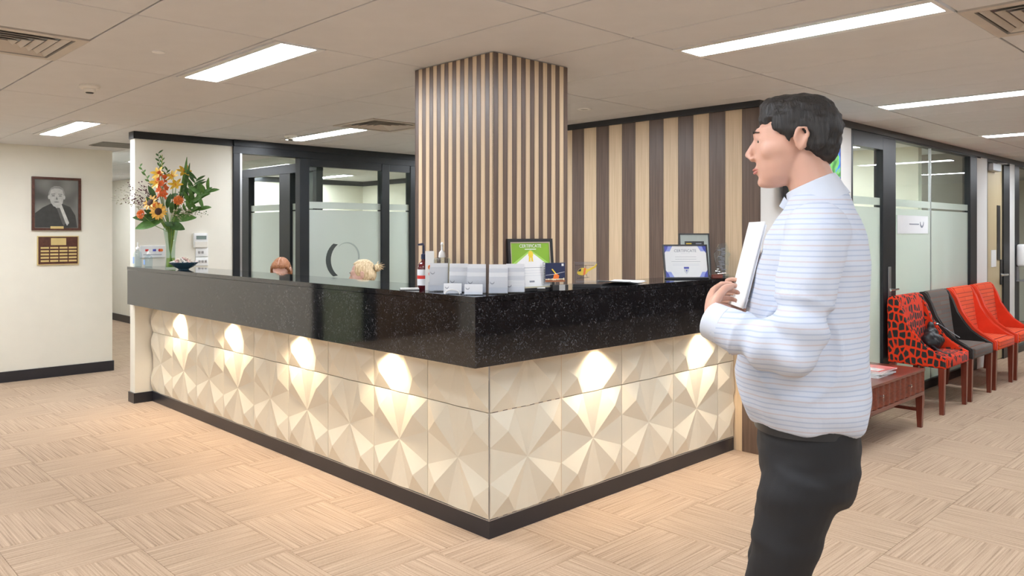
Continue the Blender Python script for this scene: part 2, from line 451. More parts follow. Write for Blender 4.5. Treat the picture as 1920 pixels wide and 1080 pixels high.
# walls
def wall(name, x0, x1, y0, y1, mat=m_wall, z0=0, z1=CEIL):
    return struct(name, MB().box(x0, x1, y0, y1, z0, z1), mat)
GP = 2.69                                        # plane of the glass wall on the right
wall_left = wall('wall_left', -.5, 2.92, 9.35, 9.5)
wall('wall_left_2', -3.2, -1.5, 9.35, 9.5, mk_wood('brown_panelling', (.15, .09, .05), (.24, .15, .085)))
struct('baseboard_left', MB().box(-.5, 2.935, 9.335, 9.349, 0, .11, .003, 1).box(2.921, 2.935, 9.349, 9.5, 0, .11), m_baseb)
wall('wall_corridor_left', 2.77, 2.92, 9.5, 16.4)
wall('wall_corridor_right', 4.65, 4.8, 12.05, 16.4)
struct('baseboard_corridor', MB().box(4.635, 4.649, 12.05, 16.4, 0, .12), m_baseb)
wall('wall_corridor_end', 2.77, 4.8, 16.4, 16.5)
wall('wall_meeting_back', 4.4, 8.03, 11.9, 12.05, m_beige)
struct('trim_1', MB().box(4.45, 7.88, 11.88, 11.899, 2.35, 2.43).box(7.86, 7.879, 7.46, 11.88, 2.35, 2.43), m_black)
wall('wall_meeting_right', 7.88, 8.03, 5.45, 11.9, m_beige)
wall('wall_back', 2.5, 3.405, 7.4, 7.52)
struct('trim_2', MB().box(2.487, 3.405, 7.385, 7.399, 2.365, 2.43).box(2.487, 2.499, 7.385, 7.52, 2.365, 2.43), m_black)
struct('baseboard_back', MB().box(2.486, 2.499, 7.386, 7.53, 0, .09).box(2.499, 3.405, 7.386, 7.399, 0, .09), m_baseb)
# unseen walls behind the visitor, with window openings added to let fill light in
wr = MB().box(-3.2, -3.05, -3.2, 9.35, 0, .35).box(-3.2, -3.05, -3.2, 9.35, 2.33, CEIL)
for y in (-3.2, -.9, 1.6): wr.box(-3.2, -3.05, y, y+.25, .35, 2.33)
wr.box(-3.2, -3.05, 4.1, 9.35, .35, 2.33)
struct('wall_rear', wr, m_wall)
wn = MB().box(-3.05, 4.2, -3.2, -3.05, 0, .35).box(-3.05, 4.2, -3.2, -3.05, 2.33, CEIL)
for k in range(3): wn.box(-3.05+k*2.4, -2.8+k*2.4, -3.2, -3.05, .35, 2.33)
wall('wall_near_2', 4.2, 16, -3.2, -3.05, m_walnut)
struct('wall_near', wn, m_wall)
wall('wall_corridor_far', 15.85, 16, -3.05, 16.5)

win6 = sempty('window_6')                        # outside the photograph, seen only as a reflection in the granite
part('post', MB().box(-.65, -.5, 9.33, 9.5, 0, CEIL), m_frame, win6); part('post', MB().box(-1.5, -1.35, 9.33, 9.5, 0, CEIL), m_frame, win6)
part('pane', MB().box(-1.35, -.65, 9.40, 9.408, 0, CEIL), m_glass, win6); part('blind', MB().box(-1.35, -.65, 9.45, 9.47, 0, CEIL), M('olive_blind', (.60, .58, .42), .6), win6)
# striped feature wall: planks on a backing
ws = struct('wall_stripe', MB().box(5.0, 5.09, GP, 5.45, 0, CEIL), m_wall2)
pl = {}
for q, mm in ((0, m_walnut), (1, m_oak)):
    pl[q] = MB().box(-.019, 0, -.0652, .0652, .0, CEIL-.045, .0015, 1).mesh('plank'); pl[q].materials.append(mm)
for k in range(21): link('plank', pl[k % 2], None, ws, (5.0, GP+.066+.1312*k, 0))
struct('trim_3', MB().box(4.965, 4.999, GP-.012, 5.45, CEIL-.045, CEIL), m_black)
wall('wall_office_back', 5.09, 15.85, 5.3, 5.45, m_beige)
wall('wall_office_side', 8.8, 8.9, 2.95, 5.3, m_beige)
wall('wall_office_side_2', 9.85, 9.95, 2.76, 5.3, m_taupe)
wall('wall_right', 5.09, 6.49, GP, GP+.1, m_wall2)
struct('trim_4', MB().box(4.98, 15.8, GP-.013, GP-.001, CEIL-.055, CEIL), m_black)
struct('baseboard_right', MB().box(5.02, 6.49, GP-.013, GP-.001, 0, .09), m_baseb)

# column with narrow strips
col_ = struct('column', MB().box(2.692, 3.222, 2.897, 3.518, 0, CEIL), m_wall2)
def strip(x, y, wx, wy, mat):
    k = (wx > wy, mat.name)
    if k not in shared:
        shared[k] = MB().box(-wx/2, wx/2, -wy/2, wy/2, 0, CEIL-.004, .001, 1).mesh('strip'); shared[k].materials.append(mat)
    link('strip', shared[k], None, col_, (x, y, 0))
n = 20; pw = .645/n
for k in range(n):
    strip(2.686, 2.886+pw*(k+.5), .011, pw-.001, m_oak if k % 2 == 0 else m_walnut)
    strip(3.228, 2.886+pw*(k+.5), .011, pw-.001, m_oak if k % 2 == 0 else m_walnut)
n = 17; pw = (3.234-2.68)/n
for k in range(n):
    strip(2.68+pw*(k+.5), 2.8915, pw-.001, .011, m_walnut if k % 2 == 0 else m_oak)
    strip(2.68+pw*(k+.5), 3.5245, pw-.001, .011, m_walnut if k % 2 == 0 else m_oak)

# glass partitions
win1 = sempty('window_1')                         # meeting room, in the plane y = 7.4
Y0 = 7.4
part('header', MB().box(3.405, 7.88, Y0-.02, Y0+.08, 2.30, CEIL).box(3.405, 7.88, Y0-.035, Y0-.02, 2.37, CEIL), m_frame, win1)
part('post', MB().box(3.405, 3.475, Y0-.02, Y0+.08, 0, 2.30, .004, 1), m_frame, win1)
part('post', MB().box(3.477, 3.497, Y0-.01, Y0+.05, 0, 2.30), m_steel, win1)
for (x0, x1) in ((4.12, 4.23), (5.145, 5.245), (5.54, 5.66), (6.75, 6.85)):
    part('post', MB().box(x0, x1, Y0-.02, Y0+.08, 0, 2.30, .004, 1), m_frame, win1)
for (x0, x1) in ((4.23, 5.145), (5.245, 5.54), (5.66, 6.75), (6.85, 7.88)):
    part('top_rail', MB().box(x0, x1, Y0-.01, Y0+.06, 2.22, 2.30), m_frame, win1)
    part('bottom_rail', MB().box(x0, x1, Y0-.01, Y0+.06, 0, .12), m_frame, win1)
    part('pane', MB().box(x0, x1, Y0+.02, Y0+.028, .12, 2.22), m_glass, win1)
    part('frosted_film', MB().box(x0, x1, Y0+.0175, Y0+.0195, .12, 1.765).box(x0, x1, Y0+.0175, Y0+.0195, 1.78, 1.85), m_frost, win1)
# crescent emblem on the film
cx, cz, ro, ri = 4.66, 1.23, .215, .185
pts = []
for k in range(13):
    a = math.radians(125 + 110*k/12); pts.append((cx+ro*math.cos(a), cz+ro*math.sin(a)))
for k in range(13):
    a = math.radians(235 - 110*k/12); pts.append((cx+.05+ (ro-.01)*math.cos(a), cz+(ro-.01)*math.sin(a)))
part('emblem', MB().prism(pts, Y0+.0145, Y0+.0165, 'y'), M('emblem_grey', (.05, .06, .06), .4), win1, 'dark crescent emblem')
pts = [(cx+.05+.16*math.cos(math.radians(a)), cz+.03+.16*math.sin(math.radians(a))) for a in range(-10, 131, 10)]
pts += [(cx+.04+.15*math.cos(math.radians(a)), cz+.03+.15*math.sin(math.radians(a))) for a in range(130, -11, -10)]
part('emblem', MB().prism(pts, Y0+.0145, Y0+.0165, 'y'), M('emblem_pale', (.36, .40, .38), .5), win1, 'pale arc of the emblem')

win2 = sempty('window_2')                         # side of the meeting room, running back from the reception
X0 = 4.4
part('header', MB().box(X0-.03, X0+.05, Y0+.08, 11.9, 2.19, 2.29), m_frame, win2)
part('upper_pane', MB().box(X0, X0+.008, Y0+.08, 11.9, 2.29, CEIL-.03), m_glass, win2)
for (y0, y1) in ((7.48, 7.56), (8.05, 8.30), (9.06, 9.24), (10.4, 10.5), (11.8, 11.9)):
    part('post', MB().box(X0-.03, X0+.05, y0, y1, 0, 2.19, .004, 1), m_frame, win2)
for (y0, y1) in ((7.56, 8.05), (8.30, 9.06), (9.24, 10.4), (10.5, 11.8)):
    part('pane', MB().box(X0+.006, X0+.014, y0, y1, .1, 2.19), m_glass, win2)
    part('frosted_film', MB().box(X0+.0035, X0+.0055, y0, y1, .1, 1.765).box(X0+.0035, X0+.0055, y0, y1, 1.78, 1.85), m_frost, win2)
    part('bottom_rail', MB().box(X0-.01, X0+.03, y0, y1, 0, .1), m_frame, win2)
# post seen through the meeting room glass
win5 = sempty('window_3')
part('post', MB().box(5.62, 5.86, 9.9, 10.05, 0, CEIL, .004, 1), m_frame, win5)

# right: frameless-look glazing in black sections
win3 = sempty('window_4')
G = GP
part('header', MB().box(6.49, 10.0, G, G+.08, 2.36, CEIL), m_frame, win3)
for (x0, x1) in ((6.49, 6.53), (7.16, 7.46), (9.62, 9.86)):
    part('post', MB().box(x0, x1, G, G+.08, 0, 2.36, .004, 1), m_frame, win3)
part('door_header', MB().box(6.53, 7.16, G, G+.08, 2.25, 2.36), m_frame, win3)
part('bottom_rail', MB().box(7.46, 9.62, G, G+.08, 0, .08), m_frame, win3)
for (x0, x1, z1) in ((6.53, 7.16, 2.25), (7.46, 9.62, 2.36)):
    part('pane', MB().box(x0, x1, G+.03, G+.038, .08, z1), m_glass, win3)
    part('frosted_film', MB().box(x0, x1, G+.027, G+.029, .08, 1.745).box(x0, x1, G+.027, G+.029, 1.765, 1.83), m_frost, win3)
part('mullion', MB().box(8.43, 8.445, G+.02, G+.045, .08, 2.36), m_steel, win3)
h = part('door_handle', MB().tube([(7.2, G-.05, 1.02), (7.38, G-.05, 1.02)], .009).tube([(7.30, G, 1.02), (7.30, G-.05, 1.02)], .009), m_chrome, win3, smooth=True)
part('lock_plate', MB().box(7.27, 7.33, G-.008, G, .93, 1.22, .003, 1), m_steel, win3)
t = empty('paper_notice', (8.05, G+.02, 1.60), 0, 'white paper notice with a round emblem behind the frosted office glass', 'notice')
MB().box(-.5, .3, 0, .003, -.085, .085).build('sheet', m_paper, t)
MB().prism([(.13+.05*math.cos(a*PI/8), .02+.05*math.sin(a*PI/8)) for a in range(8, 17)]+[(.13+.04*math.cos(a*PI/8), .03+.04*math.sin(a*PI/8)) for a in range(16, 7, -1)], -.002, 0, 'y').build('emblem', m_ink, t)
MB().box(-.2, .05, -.002, 0, 0, .01).build('print_line', m_ink, t)

# beige door with vision slot
wall('wall_right_2', 9.86, 10.24, GP, GP+.1, m_wall2)
d1 = sempty('door_1')
part('leaf', MB().box(10.26, 10.92, G+.02, G+.06, .01, 2.34, .002, 1), m_beigedoor, d1)
part('frame', MB().box(10.24, 10.26, G, G+.08, 0, 2.36).box(10.92, 11.18, G, G+.08, 0, 2.36).box(10.24, 11.18, G, G+.08, 2.34, CEIL), m_frame, d1)
part('vision_pane', MB().box(10.70, 10.82, G+.012, G+.02, 1.20, 1.85), m_dark, d1)
part('notice', MB().box(10.46, 10.66, G+.014, G+.02, 1.12, 1.32), m_white, d1)
part('door_closer', MB().box(10.28, 10.62, G-.05, G+.02, 2.24, 2.33, .006, 1).tube([(10.5, G-.03, 2.33), (10.8, G-.06, 2.345)], .01), m_steel, d1)
part('door_handle', MB().tube([(10.66, G-.05, 1.02), (10.90, G-.05, 1.02)], .011).tube([(10.86, G+.02, 1.02), (10.86, G-.05, 1.02)], .011), m_chrome, d1, smooth=True)
part('lock_plate', MB().box(10.82, 10.90, G+.008, G+.02, .9, 1.2, .003, 1), m_dark, d1)
wall('wall_right_3', 11.18, 11.40, GP, GP+.1, m_wall2)
win4 = sempty('window_5')
part('header', MB().box(11.40, 15.85, G, G+.08, 2.36, CEIL), m_frame, win4)
for (x0, x1) in ((11.40, 11.62), (13.4, 13.6), (15.7, 15.85)): part('post', MB().box(x0, x1, G, G+.08, 0, 2.36, .004, 1), m_frame, win4)
for (x0, x1) in ((11.62, 13.4), (13.6, 15.7)):
    part('pane', MB().box(x0, x1, G+.03, G+.038, 0.08, 2.36), m_glass, win4)
    part('bottom_rail', MB().box(x0, x1, G, G+.08, 0, .08), m_frame, win4)
t = empty('hand_dispenser', (11.45, G, 1.10), 0, 'white wall-mounted sanitiser dispenser at the far right edge', 'dispenser')
MB().box(0, .5, -.1, 0, .0, .28, .03, 3).build('housing', m_white, t, smooth=True)
MB().box(.1, .4, -.115, -.1, -.01, .07, .01, 2).build('push_lever', m_offwhite, t, smooth=True)
MB().box(.02, .48, -.12, 0, -.19, -.175, .003, 1).build('drip_tray', m_steel, t)
MB().box(.05, .08, -.02, 0, -.175, .0).build('bracket', m_steel, t)

# wall television behind the walking man
t = empty('wall_television', (5.68, GP, 2.0), 0, 'wall television with a green and blue picture behind the walking man', 'television')
MB().box(-.44, .44, -.075, -.035, -.28, .235, .004, 1).build('housing', m_dark, t)
def mk_screen():
    m, nt, b = newmat('tv_picture'); v = coords(nt, (3, 1, 4)); f = noise_tex(nt, v, 1.6, 2, 1.5)
    c = ramp(nt, f, [(.35, (.02, .05, .5)), (.47, (.05, .3, .9)), (.53, (.25, .75, .15)), (.7, (.05, .3, .05))])
    nt.links.new(c, b.inputs['Emission Color']); b.inputs['Emission Strength'].default_value = .9; b.inputs['Base Color'].default_value = (0, 0, 0, 1); return m
MB().box(-.425, .425, -.0765, -.075, -.262, .218).build('screen', mk_screen(), t)
MB().box(-.1, .1, -.035, 0, -.1, .1).build('bracket', m_dark, t)
# ------------------------------------------------------------------ reception desk
CT = 1.22                                       # counter top
FX, FY = 2.45, 2.765                            # outer fascia planes
SOF = .885
XE = 4.975
desk = empty('reception_desk', (FX, FY, 0), 0, 'L-shaped reception desk with black granite top and lit cream faceted front', 'reception desk')
def D(name, mb, mat, label=None, **k):
    mb.xform(Matrix.Translation((-FX, -FY, 0)))
    return part(name, mb, mat, desk, label, **k)
top = [(FX, 7.45), (FX, FY), (XE, FY), (XE, 3.12), (3.238, 3.12), (3.238, 2.882), (2.676, 2.882), (2.676, 3.534), (2.85, 3.534), (2.85, 7.38), (2.484, 7.38), (2.484, 7.45)]
D('countertop', MB().prism(top, 1.192, CT), m_granite)
D('fascia', MB().prism([(FX+.002, FY+.002), (FX+.032, FY+.032), (FX+.032, 7.45), (FX+.002, 7.45)], SOF, 1.19), m_granite)
D('fascia', MB().prism([(FX+.0021, FY+.002), (XE, FY+.002), (XE, FY+.032), (FX+.0321, FY+.032)], SOF, 1.19), m_granite)
D('soffit', MB().prism([(FX+.033, FY+.033), (XE, FY+.033), (XE, YB-.001), (XL-.001, YB-.001), (XL-.001, 7.38), (FX+.033, 7.38)], SOF+.012, SOF+.03), m_oak)  # hidden underside; oak colour added to warm the bounce light below
D('inner_wall', MB().box(XL+.03, XL+.06, 3.54, 7.38, 0, 1.19).box(3.24, XE, YB+.03, YB+.06, 0, 1.19), m_wall2)
D('kickboard', MB().prism([(XL-.004, YB-.004), (XL+.03, YB+.03), (XL+.03, 7.38), (XL-.004, 7.38)], 0, .088), m_baseb)
D('kickboard', MB().prism([(XL-.0039, YB-.004), (XE, YB-.004), (XE, YB+.03), (XL+.0301, YB+.03)], 0, .088), m_baseb)
D('base_trim', MB().box(XL-.003, XL+.01, YB-.003, 7.38, .088, .093).box(XL+.01, XE, YB-.003, YB+.01, .088, .093), m_steel, 'thin bright metal line above the kickboard')
D('corner_trim', MB().box(XL-.003, XL+.003, YB-.003, YB+.003, .094, SOF), m_steel)
D('worktop', MB().box(2.86, 3.35, 3.9, 7.36, .72, .75, .003, 1).box(3.35, XE-.02, 3.26, 3.85, .72, .75, .003, 1).box(2.86, 2.9, 3.9, 7.36, 0, .72), m_oak, 'low oak worktop behind the counter')

# faceted relief tile, unit square, relief towards +Z (before turning)
Ht = .030
def facet_mesh(wd, ht, half=False):
    mb = MB(); bm = mb.bm
    V = {}
    def v(u, vv, h=0.0):
        k = (round(u, 4), round(vv, 4), round(h, 4))
        if k not in V: V[k] = bm.verts.new((u*wd, -h, vv*ht))
        return V[k]
    g = .004
    T_ = 1/3
    cen = (.5, .5, 0.002)
    def tri(*p): bm.faces.new([v(*q) for q in p])
    cs = [((g, g, 0), (g, T_, 0), (T_, g, 0), (.19, .19, Ht))]
    cs.append(((1-g, g, 0), (1-g, T_, 0), (1-T_, g, 0), (.81, .19, Ht)))
    if not half:
        cs.append(((g, 1-g, 0), (g, 1-T_, 0), (T_, 1-g, 0), (.19, .81, Ht)))
        cs.append(((1-g, 1-g, 0), (1-g, 1-T_, 0), (1-T_, 1-g, 0), (.81, .81, Ht)))
    for K, Es, Eb, Mm in cs:
        tri(K, Es, Mm); tri(K, Eb, Mm); tri(Mm, Es, cen); tri(Mm, Eb, cen)
    bt = (.5, g, .006)
    tri((T_, g, 0), bt, cen); tri(bt, (1-T_, g, 0), cen)
    top_ = (.5, 1-g, .006)
    if half:
        tri((g, T_, 0), (g, .5, 0), cen); tri((1-g, T_, 0), (1-g, .5, 0), cen)
    else:
        tri((T_, 1-g, 0), top_, cen); tri(top_, (1-T_, 1-g, 0), cen)
        tri((g, T_, 0), (g, 1-T_, 0), cen); tri((1-g, T_, 0), (1-g, 1-T_, 0), cen)
    # edge returns, so each panel has thickness
    bd = [e for e in bm.edges if len(e.link_faces) == 1]
    r = bmesh.ops.extrude_edge_only(bm, edges=bd)
    for q in r['geom']:
        if isinstance(q, bmesh.types.BMVert): q.co.y = .014
    return mb.mesh('facet_panel')
PH = .53
nL = 9; wL = .508; offL = -.016
sh = {}
def fp(kind, wd, half):
    k = (wd, half)
    if k not in sh:
        sh[k] = facet_mesh(wd, PH, half); sh[k].materials.append(m_panel)
    return sh[k]
def cut_mesh(me, lo, hi):                       # a panel trimmed at lo..hi of its width
    bm = bmesh.new(); bm.from_mesh(me)
    for c, nrm in ((lo, (-1, 0, 0)), (hi, (1, 0, 0))):
        bmesh.ops.bisect_plane(bm, geom=bm.verts[:]+bm.edges[:]+bm.faces[:], plane_co=(c, 0, 0), plane_no=nrm, clear_outer=True)
    m2 = bpy.data.meshes.new('facet_panel'); bm.to_mesh(m2); bm.free(); m2.materials.append(m_panel); return m2
for row, half in ((0, False), (1, True)):
    z = .094 + row*PH
    # long left face: unit x runs towards -Y so that the relief faces -X
    for k in range(9):
        ya = YB + offL + wL*(k+1)
        me = fp('L', wL, half)
        if k == 8: me = cut_mesh(me, max(0, ya-7.38), wL)
        if k == 0: me = cut_mesh(me, 0, wL+offL)
        link('facet_panel', me, None, desk, (XL-FX, ya-FY, z), (0, 0, -PI/2))
    for k in range(5):
        xa = XL + .002 + .53*k
        me = fp('R', .53, half)
        if k == 4: me = cut_mesh(me, 0, XE-xa)
        link('facet_panel', me, None, desk, (xa-FX, YB-FY, z), (0, 0, 0))
# downlights under the overhang
def spot(x, y):
    d = MB().lathe([(.032, 0), (.034, -.004), (.026, -.006), (.024, -.002)][::-1], 20).build('downlight', m_steel, desk, (x-FX, y-FY, SOF+.0115), smooth=True)
    MB().lathe([(.022, -.0005), (.015, -.003), (.001, -.004)][::-1], 16).build('lens', m_spotlens, d)
    l = bpy.data.lights.new('spot', 'SPOT'); l.energy = SPOT; l.color = SPOT_COL; l.spot_size = math.radians(125); l.spot_blend = .7; l.shadow_soft_size = .02
    o = bpy.data.objects.new('spot_beam', l); C.objects.link(o); o.parent = d; o.location = (0, 0, -.009)
m_spotlens = emis('warm_lens', SPOT_COL, 25)
for y in (6.72, 5.72, 4.70, 3.68): spot(2.560, y)
for x in (3.45, 4.51): spot(x, 2.815)

# ------------------------------------------------------------------ things on and by the walls
# portrait
t = empty('framed_portrait', (2.365, 9.349, 1.828), 0, 'framed black and white portrait of a suited man on the left wall', 'picture')
W2, H2 = .232, .28
def frame_mb(w2, h2, wd, y0, y1, bev=.003):
    b = MB()
    b.prism([(-w2, -h2), (w2, -h2), (w2-wd, -h2+wd), (-w2+wd, -h2+wd)], y0, y1, 'y'); b.prism([(-w2, h2), (w2, h2), (w2-wd, h2-wd), (-w2+wd, h2-wd)], y0, y1, 'y')
    b.prism([(-w2, -h2), (-w2, h2), (-w2+wd, h2-wd), (-w2+wd, -h2+wd)], y0, y1, 'y'); b.prism([(w2, -h2), (w2, h2), (w2-wd, h2-wd), (w2-wd, -h2+wd)], y0, y1, 'y')
    return b
frame_mb(W2, H2, .025, -.03, 0).build('frame', m_framewood, t)
def mk_photo():
    m, nt, b = newmat('portrait_backdrop'); v = coords(nt); f = noise_tex(nt, v, 3.5, 1)
    nt.links.new(ramp(nt, f, [(.35, (.08, .08, .075)), (.65, (.28, .28, .26))]), b.inputs['Base Color']); b.inputs['Roughness'].default_value = .25; return m
ph = MB().box(-W2+.024, W2-.024, -.012, -.006, -H2+.024, H2-.024).build('photograph', mk_photo(), t)
gy = lambda n, c: M(n, (c, c, c*.95), .35, var=.12, vscale=25)
def ell(cx, cz, rx, rz, a0=0, a1=360, n=24): return [(cx+rx*math.cos(math.radians(a0+(a1-a0)*k/n)), cz+rz*math.sin(math.radians(a0+(a1-a0)*k/n))) for k in range(n)]
MB().prism([(-.2, -.25), (-.2, -.1), (-.13, -.04), (-.04, .01), (.06, .0), (.13, -.03), (.18, -.12), (.2, -.25)], -.0128, -.012, 'y').build('printed_suit', gy('print_dark', .045), ph)
MB().prism([(-.03, -.01), (.05, -.01), (.12, -.2), (.10, -.23), (.02, -.07)], -.0136, -.0128, 'y').build('printed_shirt', gy('print_shirt', .55), ph)
MB().prism([(0, -.04), (.03, -.04), (.085, -.2), (.07, -.23), (.055, -.21)], -.0142, -.0136, 'y').build('printed_tie', gy('print_tie', .12), ph)
MB().prism([(-.035, .03), (.045, .03), (.05, -.03), (.02, -.05), (-.03, -.02)], -.0134, -.0128, 'y').build('printed_neck', gy('print_neck', .34), ph)
MB().prism([(-.078, .06), (-.074, .12), (-.055, .165), (-.02, .188), (.03, .188), (.062, .165), (.078, .12), (.078, .06)], -.0136, -.0128, 'y').build('printed_hair', gy('print_hair', .26), ph)
MB().prism([(-.064, .10), (-.052, .150), (-.02, .163), (.025, .163), (.056, .148), (.066, .10), (.066, .05), (.056, .005), (.03, -.028), (.0, -.036), (-.028, -.025), (-.052, .008), (-.064, .05)], -.0142, -.0136, 'y').prism(ell(-.071, .07, .010, .022), -.0141, -.0136, 'y').prism(ell(.073, .07, .010, .022), -.0141, -.0136, 'y').build('printed_face', gy('print_face', .46), ph)
MB().prism(ell(-.03, .085, .016, .006), -.0147, -.0142, 'y').prism(ell(.035, .085, .016, .006), -.0147, -.0142, 'y').prism(ell(0, .02, .026, .005), -.0147, -.0142, 'y').prism([(-.05, .105), (-.012, .108), (-.012, .101), (-.05, .098)], -.0147, -.0142, 'y').prism([(.055, .105), (.015, .108), (.015, .101), (.055, .098)], -.0147, -.0142, 'y').prism([(0, .08), (.012, .045), (-.006, .047)], -.0147, -.0142, 'y').build('printed_features', gy('print_feat', .16), ph)
MB().box(-.062, .062, -.034, -.03, -.262, -.236, .001, 1).build('name_plate', m_gold, t)
# honour board
t = empty('honour_board', (2.38, 9.349, 1.337), 0, 'wooden award plaque with rows of brass plates below the portrait', 'plaque')
frame_mb(.195, .152, .008, -.022, 0).build('edging', m_gold, t)
MB().box(-.188, .188, -.018, 0, -.145, .145).build('board', m_framewood, t)
MB().box(-.07, .075, -.021, -.018, .055, .13, .002, 1).build('header_plate', m_gold, t)
for r in range(5):
    for c in range(4):
        MB().box(-.165+c*.088, -.088+c*.088, -.021, -.018, .018-r*.0345, .037-r*.0345, .002, 1).build('engraved_plate', m_gold, t)
# thermostat and switch plates
t = empty('thermostat', (3.085, 7.4, 1.45), 0, 'white wall thermostat with a grey display right of the flowers', 'thermostat')
MB().box(-.066, .066, -.026, 0, -.07, .07, .006, 2).build('housing', m_white, t, smooth=True)
MB().box(-.045, .05, -.028, -.026, .01, .045, .002, 1).build('display', M('lcd', (.22, .28, .26), .2), t)
MB().box(-.06, .06, -.031, -.026, -.066, -.01, .003, 1).build('flap', m_offwhite, t)
for k, (z, lab) in enumerate(((1.338, 'white light switch plate directly below the thermostat'), (1.252, 'lower white light switch plate on the wall beside the glass partition'))):
    t = empty('switch_plate', (3.1, 7.4, z), 0, lab, 'light switch', 'wall switch plates')
    MB().box(-.06, .06, -.012, 0, -.041, .041, .004, 2).build('plate', m_white, t, smooth=True)
    for q in range(2+k): MB().box(-.035+.03*q, -.015+.03*q, -.018, -.012, -.012, .012, .002, 1).build('rocker', m_steel, t)
# payment card notice
t = empty('payment_card_sign', (2.65, 7.399, 1.352), 0, 'white payment card notice on the wall behind the vase', 'sign')
MB().box(-.11, .11, -.008, 0, -.055, .055, .002, 1).build('board', m_white, t)
for k, (x, mm) in enumerate(((-.05, m_red), (.015, m_blue))):
    MB().box(x-.014, x+.014, -.0095, -.008, .003, .022).build('emblem', mm, t)
MB().prism(ell(.062, .012, .013, .013), -.0095, -.008, 'y').build('emblem', m_red, t)
MB().prism(ell(.078, .012, .013, .013), -.0105, -.0095, 'y').build('emblem', m_orange, t)
MB().box(-.08, .08, -.0095, -.008, -.03, -.025).build('print_line', m_ink, t)

# sanitiser bottles on the end of the counter
m_liquid = glass('clear_gel', (.86, .92, .94)); m_lab = M('bottle_label', (.3, .45, .75), .5)
for k, (x, y, s, lab) in enumerate(((2.50, 7.33, 1.0, 'tall clear pump bottle with blue label at the left end of the counter'), (2.56, 7.24, .72, 'shorter clear bottle beside the pump bottle at the counter end'))):
    t = empty('sanitiser_bottle', (x, y, CT), 0, lab, 'bottle', 'clear bottles at the left counter end')
    MB().lathe([(.03*s**.5, 0), (.034, .01*s), (.034, .11*s), (.03, .13*s), (.012, .145*s), (.012, .155*s)], 20).build('bottle_body', m_liquid, t, smooth=True)
    MB().lathe([(.016, .155*s), (.016, .172*s), (.006, .176*s), (.005, .2*s)], 14).build('cap', m_white, t, smooth=True)
    if k == 0:
        MB().tube([(0, 0, .2), (0, 0, .212), (-.01, -.03, .210)], .006, 8).build('pump', m_white, t, smooth=True)
    MB().box(-.0375, -.0345, -.016, .016, .03*s, .09*s).build('label', m_lab, t)

# glass vase with the bouquet
VX, VY = 2.585, 6.80
t = empty('glass_vase', (VX, VY, CT), 0, 'tall flared clear glass vase holding the flowers on the counter', 'vase')
MB().lathe([(.042, 0), (.044, .004), (.036, .1), (.038, .2), (.06, .335), (.064, .34), (.060, .338), (.035, .2), (.032, .1), (.038, .012), (.001, .012)], 32, cap=False).build('glass', glass('vase_glass', (.86, .92, .88)), t, smooth=True)
m_stem = M('stem_green', (.16, .28, .05), .5, var=.3); m_stem2 = M('stem_light', (.42, .46, .08), .5, var=.2)
MB().lathe([(.034, .013), (.0345, .05), (.033, .09)], 24).build('water', glass('water', (.80, .88, .55)), t, smooth=True)
rnd = random.Random(3)
for k in range(14):
    a = rnd.random()*6.28; r0 = rnd.random()*.024; r1 = .02+rnd.random()*.02
    MB().tube([(r0*math.cos(a), r0*math.sin(a), .015), (-r0*.5*math.cos(a), -.4*r0*math.sin(a), .17), (-r1*math.cos(a), -r1*math.sin(a), .36)], .0035, 6).build('stem', m_stem if k % 3 else m_stem2, t, smooth=True)

# view-plane helper directions at the vase: a = along the counter to the right of the photo, o = out towards the room
RV = Vector((SF, -CF, 0)); OV = Vector((-CF, -SF, 0))
VB = Vector((VX, VY, CT))
# the bouquet: offsets are (right, towards the room, up) in metres from the vase foot
PXM = 6.68/FPX
def off(u, v, out=.0):
    return VB + RV*((u-319)*PXM) + OV*out + Vector((0, 0, (505-v)*PXM))
def aim(d):
    d = Vector(d).normalized(); return d.to_track_quat('Z', 'Y').to_matrix().to_4x4()
m_petal = M('sunflower_petal', (.88, .50, .08), .5, var=.18, vscale=60); m_seed = M('sunflower_seed', (.05, .022, .012), .8, var=.4, vscale=300)
m_dahlia = M('dahlia_petal', (.86, .26, .06), .5, var=.2, vscale=60); m_glad = M('gladiolus_petal', (.88, .17, .04), .5, var=.25, vscale=40)
m_lily = M('yellow_petal', (.86, .55, .06), .5, var=.2, vscale=40); m_leaf = M('leaf_green', (.045, .13, .025), .45, var=.35, vscale=30); m_leaf2 = M('leaf_bright', (.10, .24, .05), .45, var=.3, vscale=30)
m_twig = M('dark_twig', (.06, .03, .03), .7); m_pale = M('pale_grass', (.42, .40, .28), .8); m_bud = M('dark_bud', (.09, .02, .03), .6)
def leafshape(mb, base, tip, width, nrm, mi=0, fold=.15, n=5):
    base, tip = Vector(base), Vector(tip); ax = tip-base; s = ax.cross(Vector(nrm)).normalized(); nn = s.cross(ax).normalized()
    L, R_, Mi = [], [], []
    for k in range(n+1):
        t_ = k/n; w_ = width*math.sin(PI*min(1, t_*.92+.06))**.8
        c = base+ax*t_ + nn*(-.12*ax.length*t_*t_)
        Mi.append(mb.bm.verts.new(c)); L.append(mb.bm.verts.new(c+s*w_/2+nn*w_*fold)); R_.append(mb.bm.verts.new(c-s*w_/2+nn*w_*fold))
    for k in range(n):
        for q in ((L[k], Mi[k], Mi[k+1], L[k+1]), (Mi[k], R_[k], R_[k+1], Mi[k+1])):
            f = mb.bm.faces.new(q); f.material_index = mi
def stem_to(pos, par, mat=None, r=.003):
    """stem from the vase mouth to the flower, in the flower's own frame"""
    a = VB+Vector((0, 0, .30)) - pos; b = Vector((0, 0, 0))
    MB().tube([a, a*.5+Vector((0, 0, -.02)), b], r, 6).build('stem', mat or m_stem, par, smooth=True)
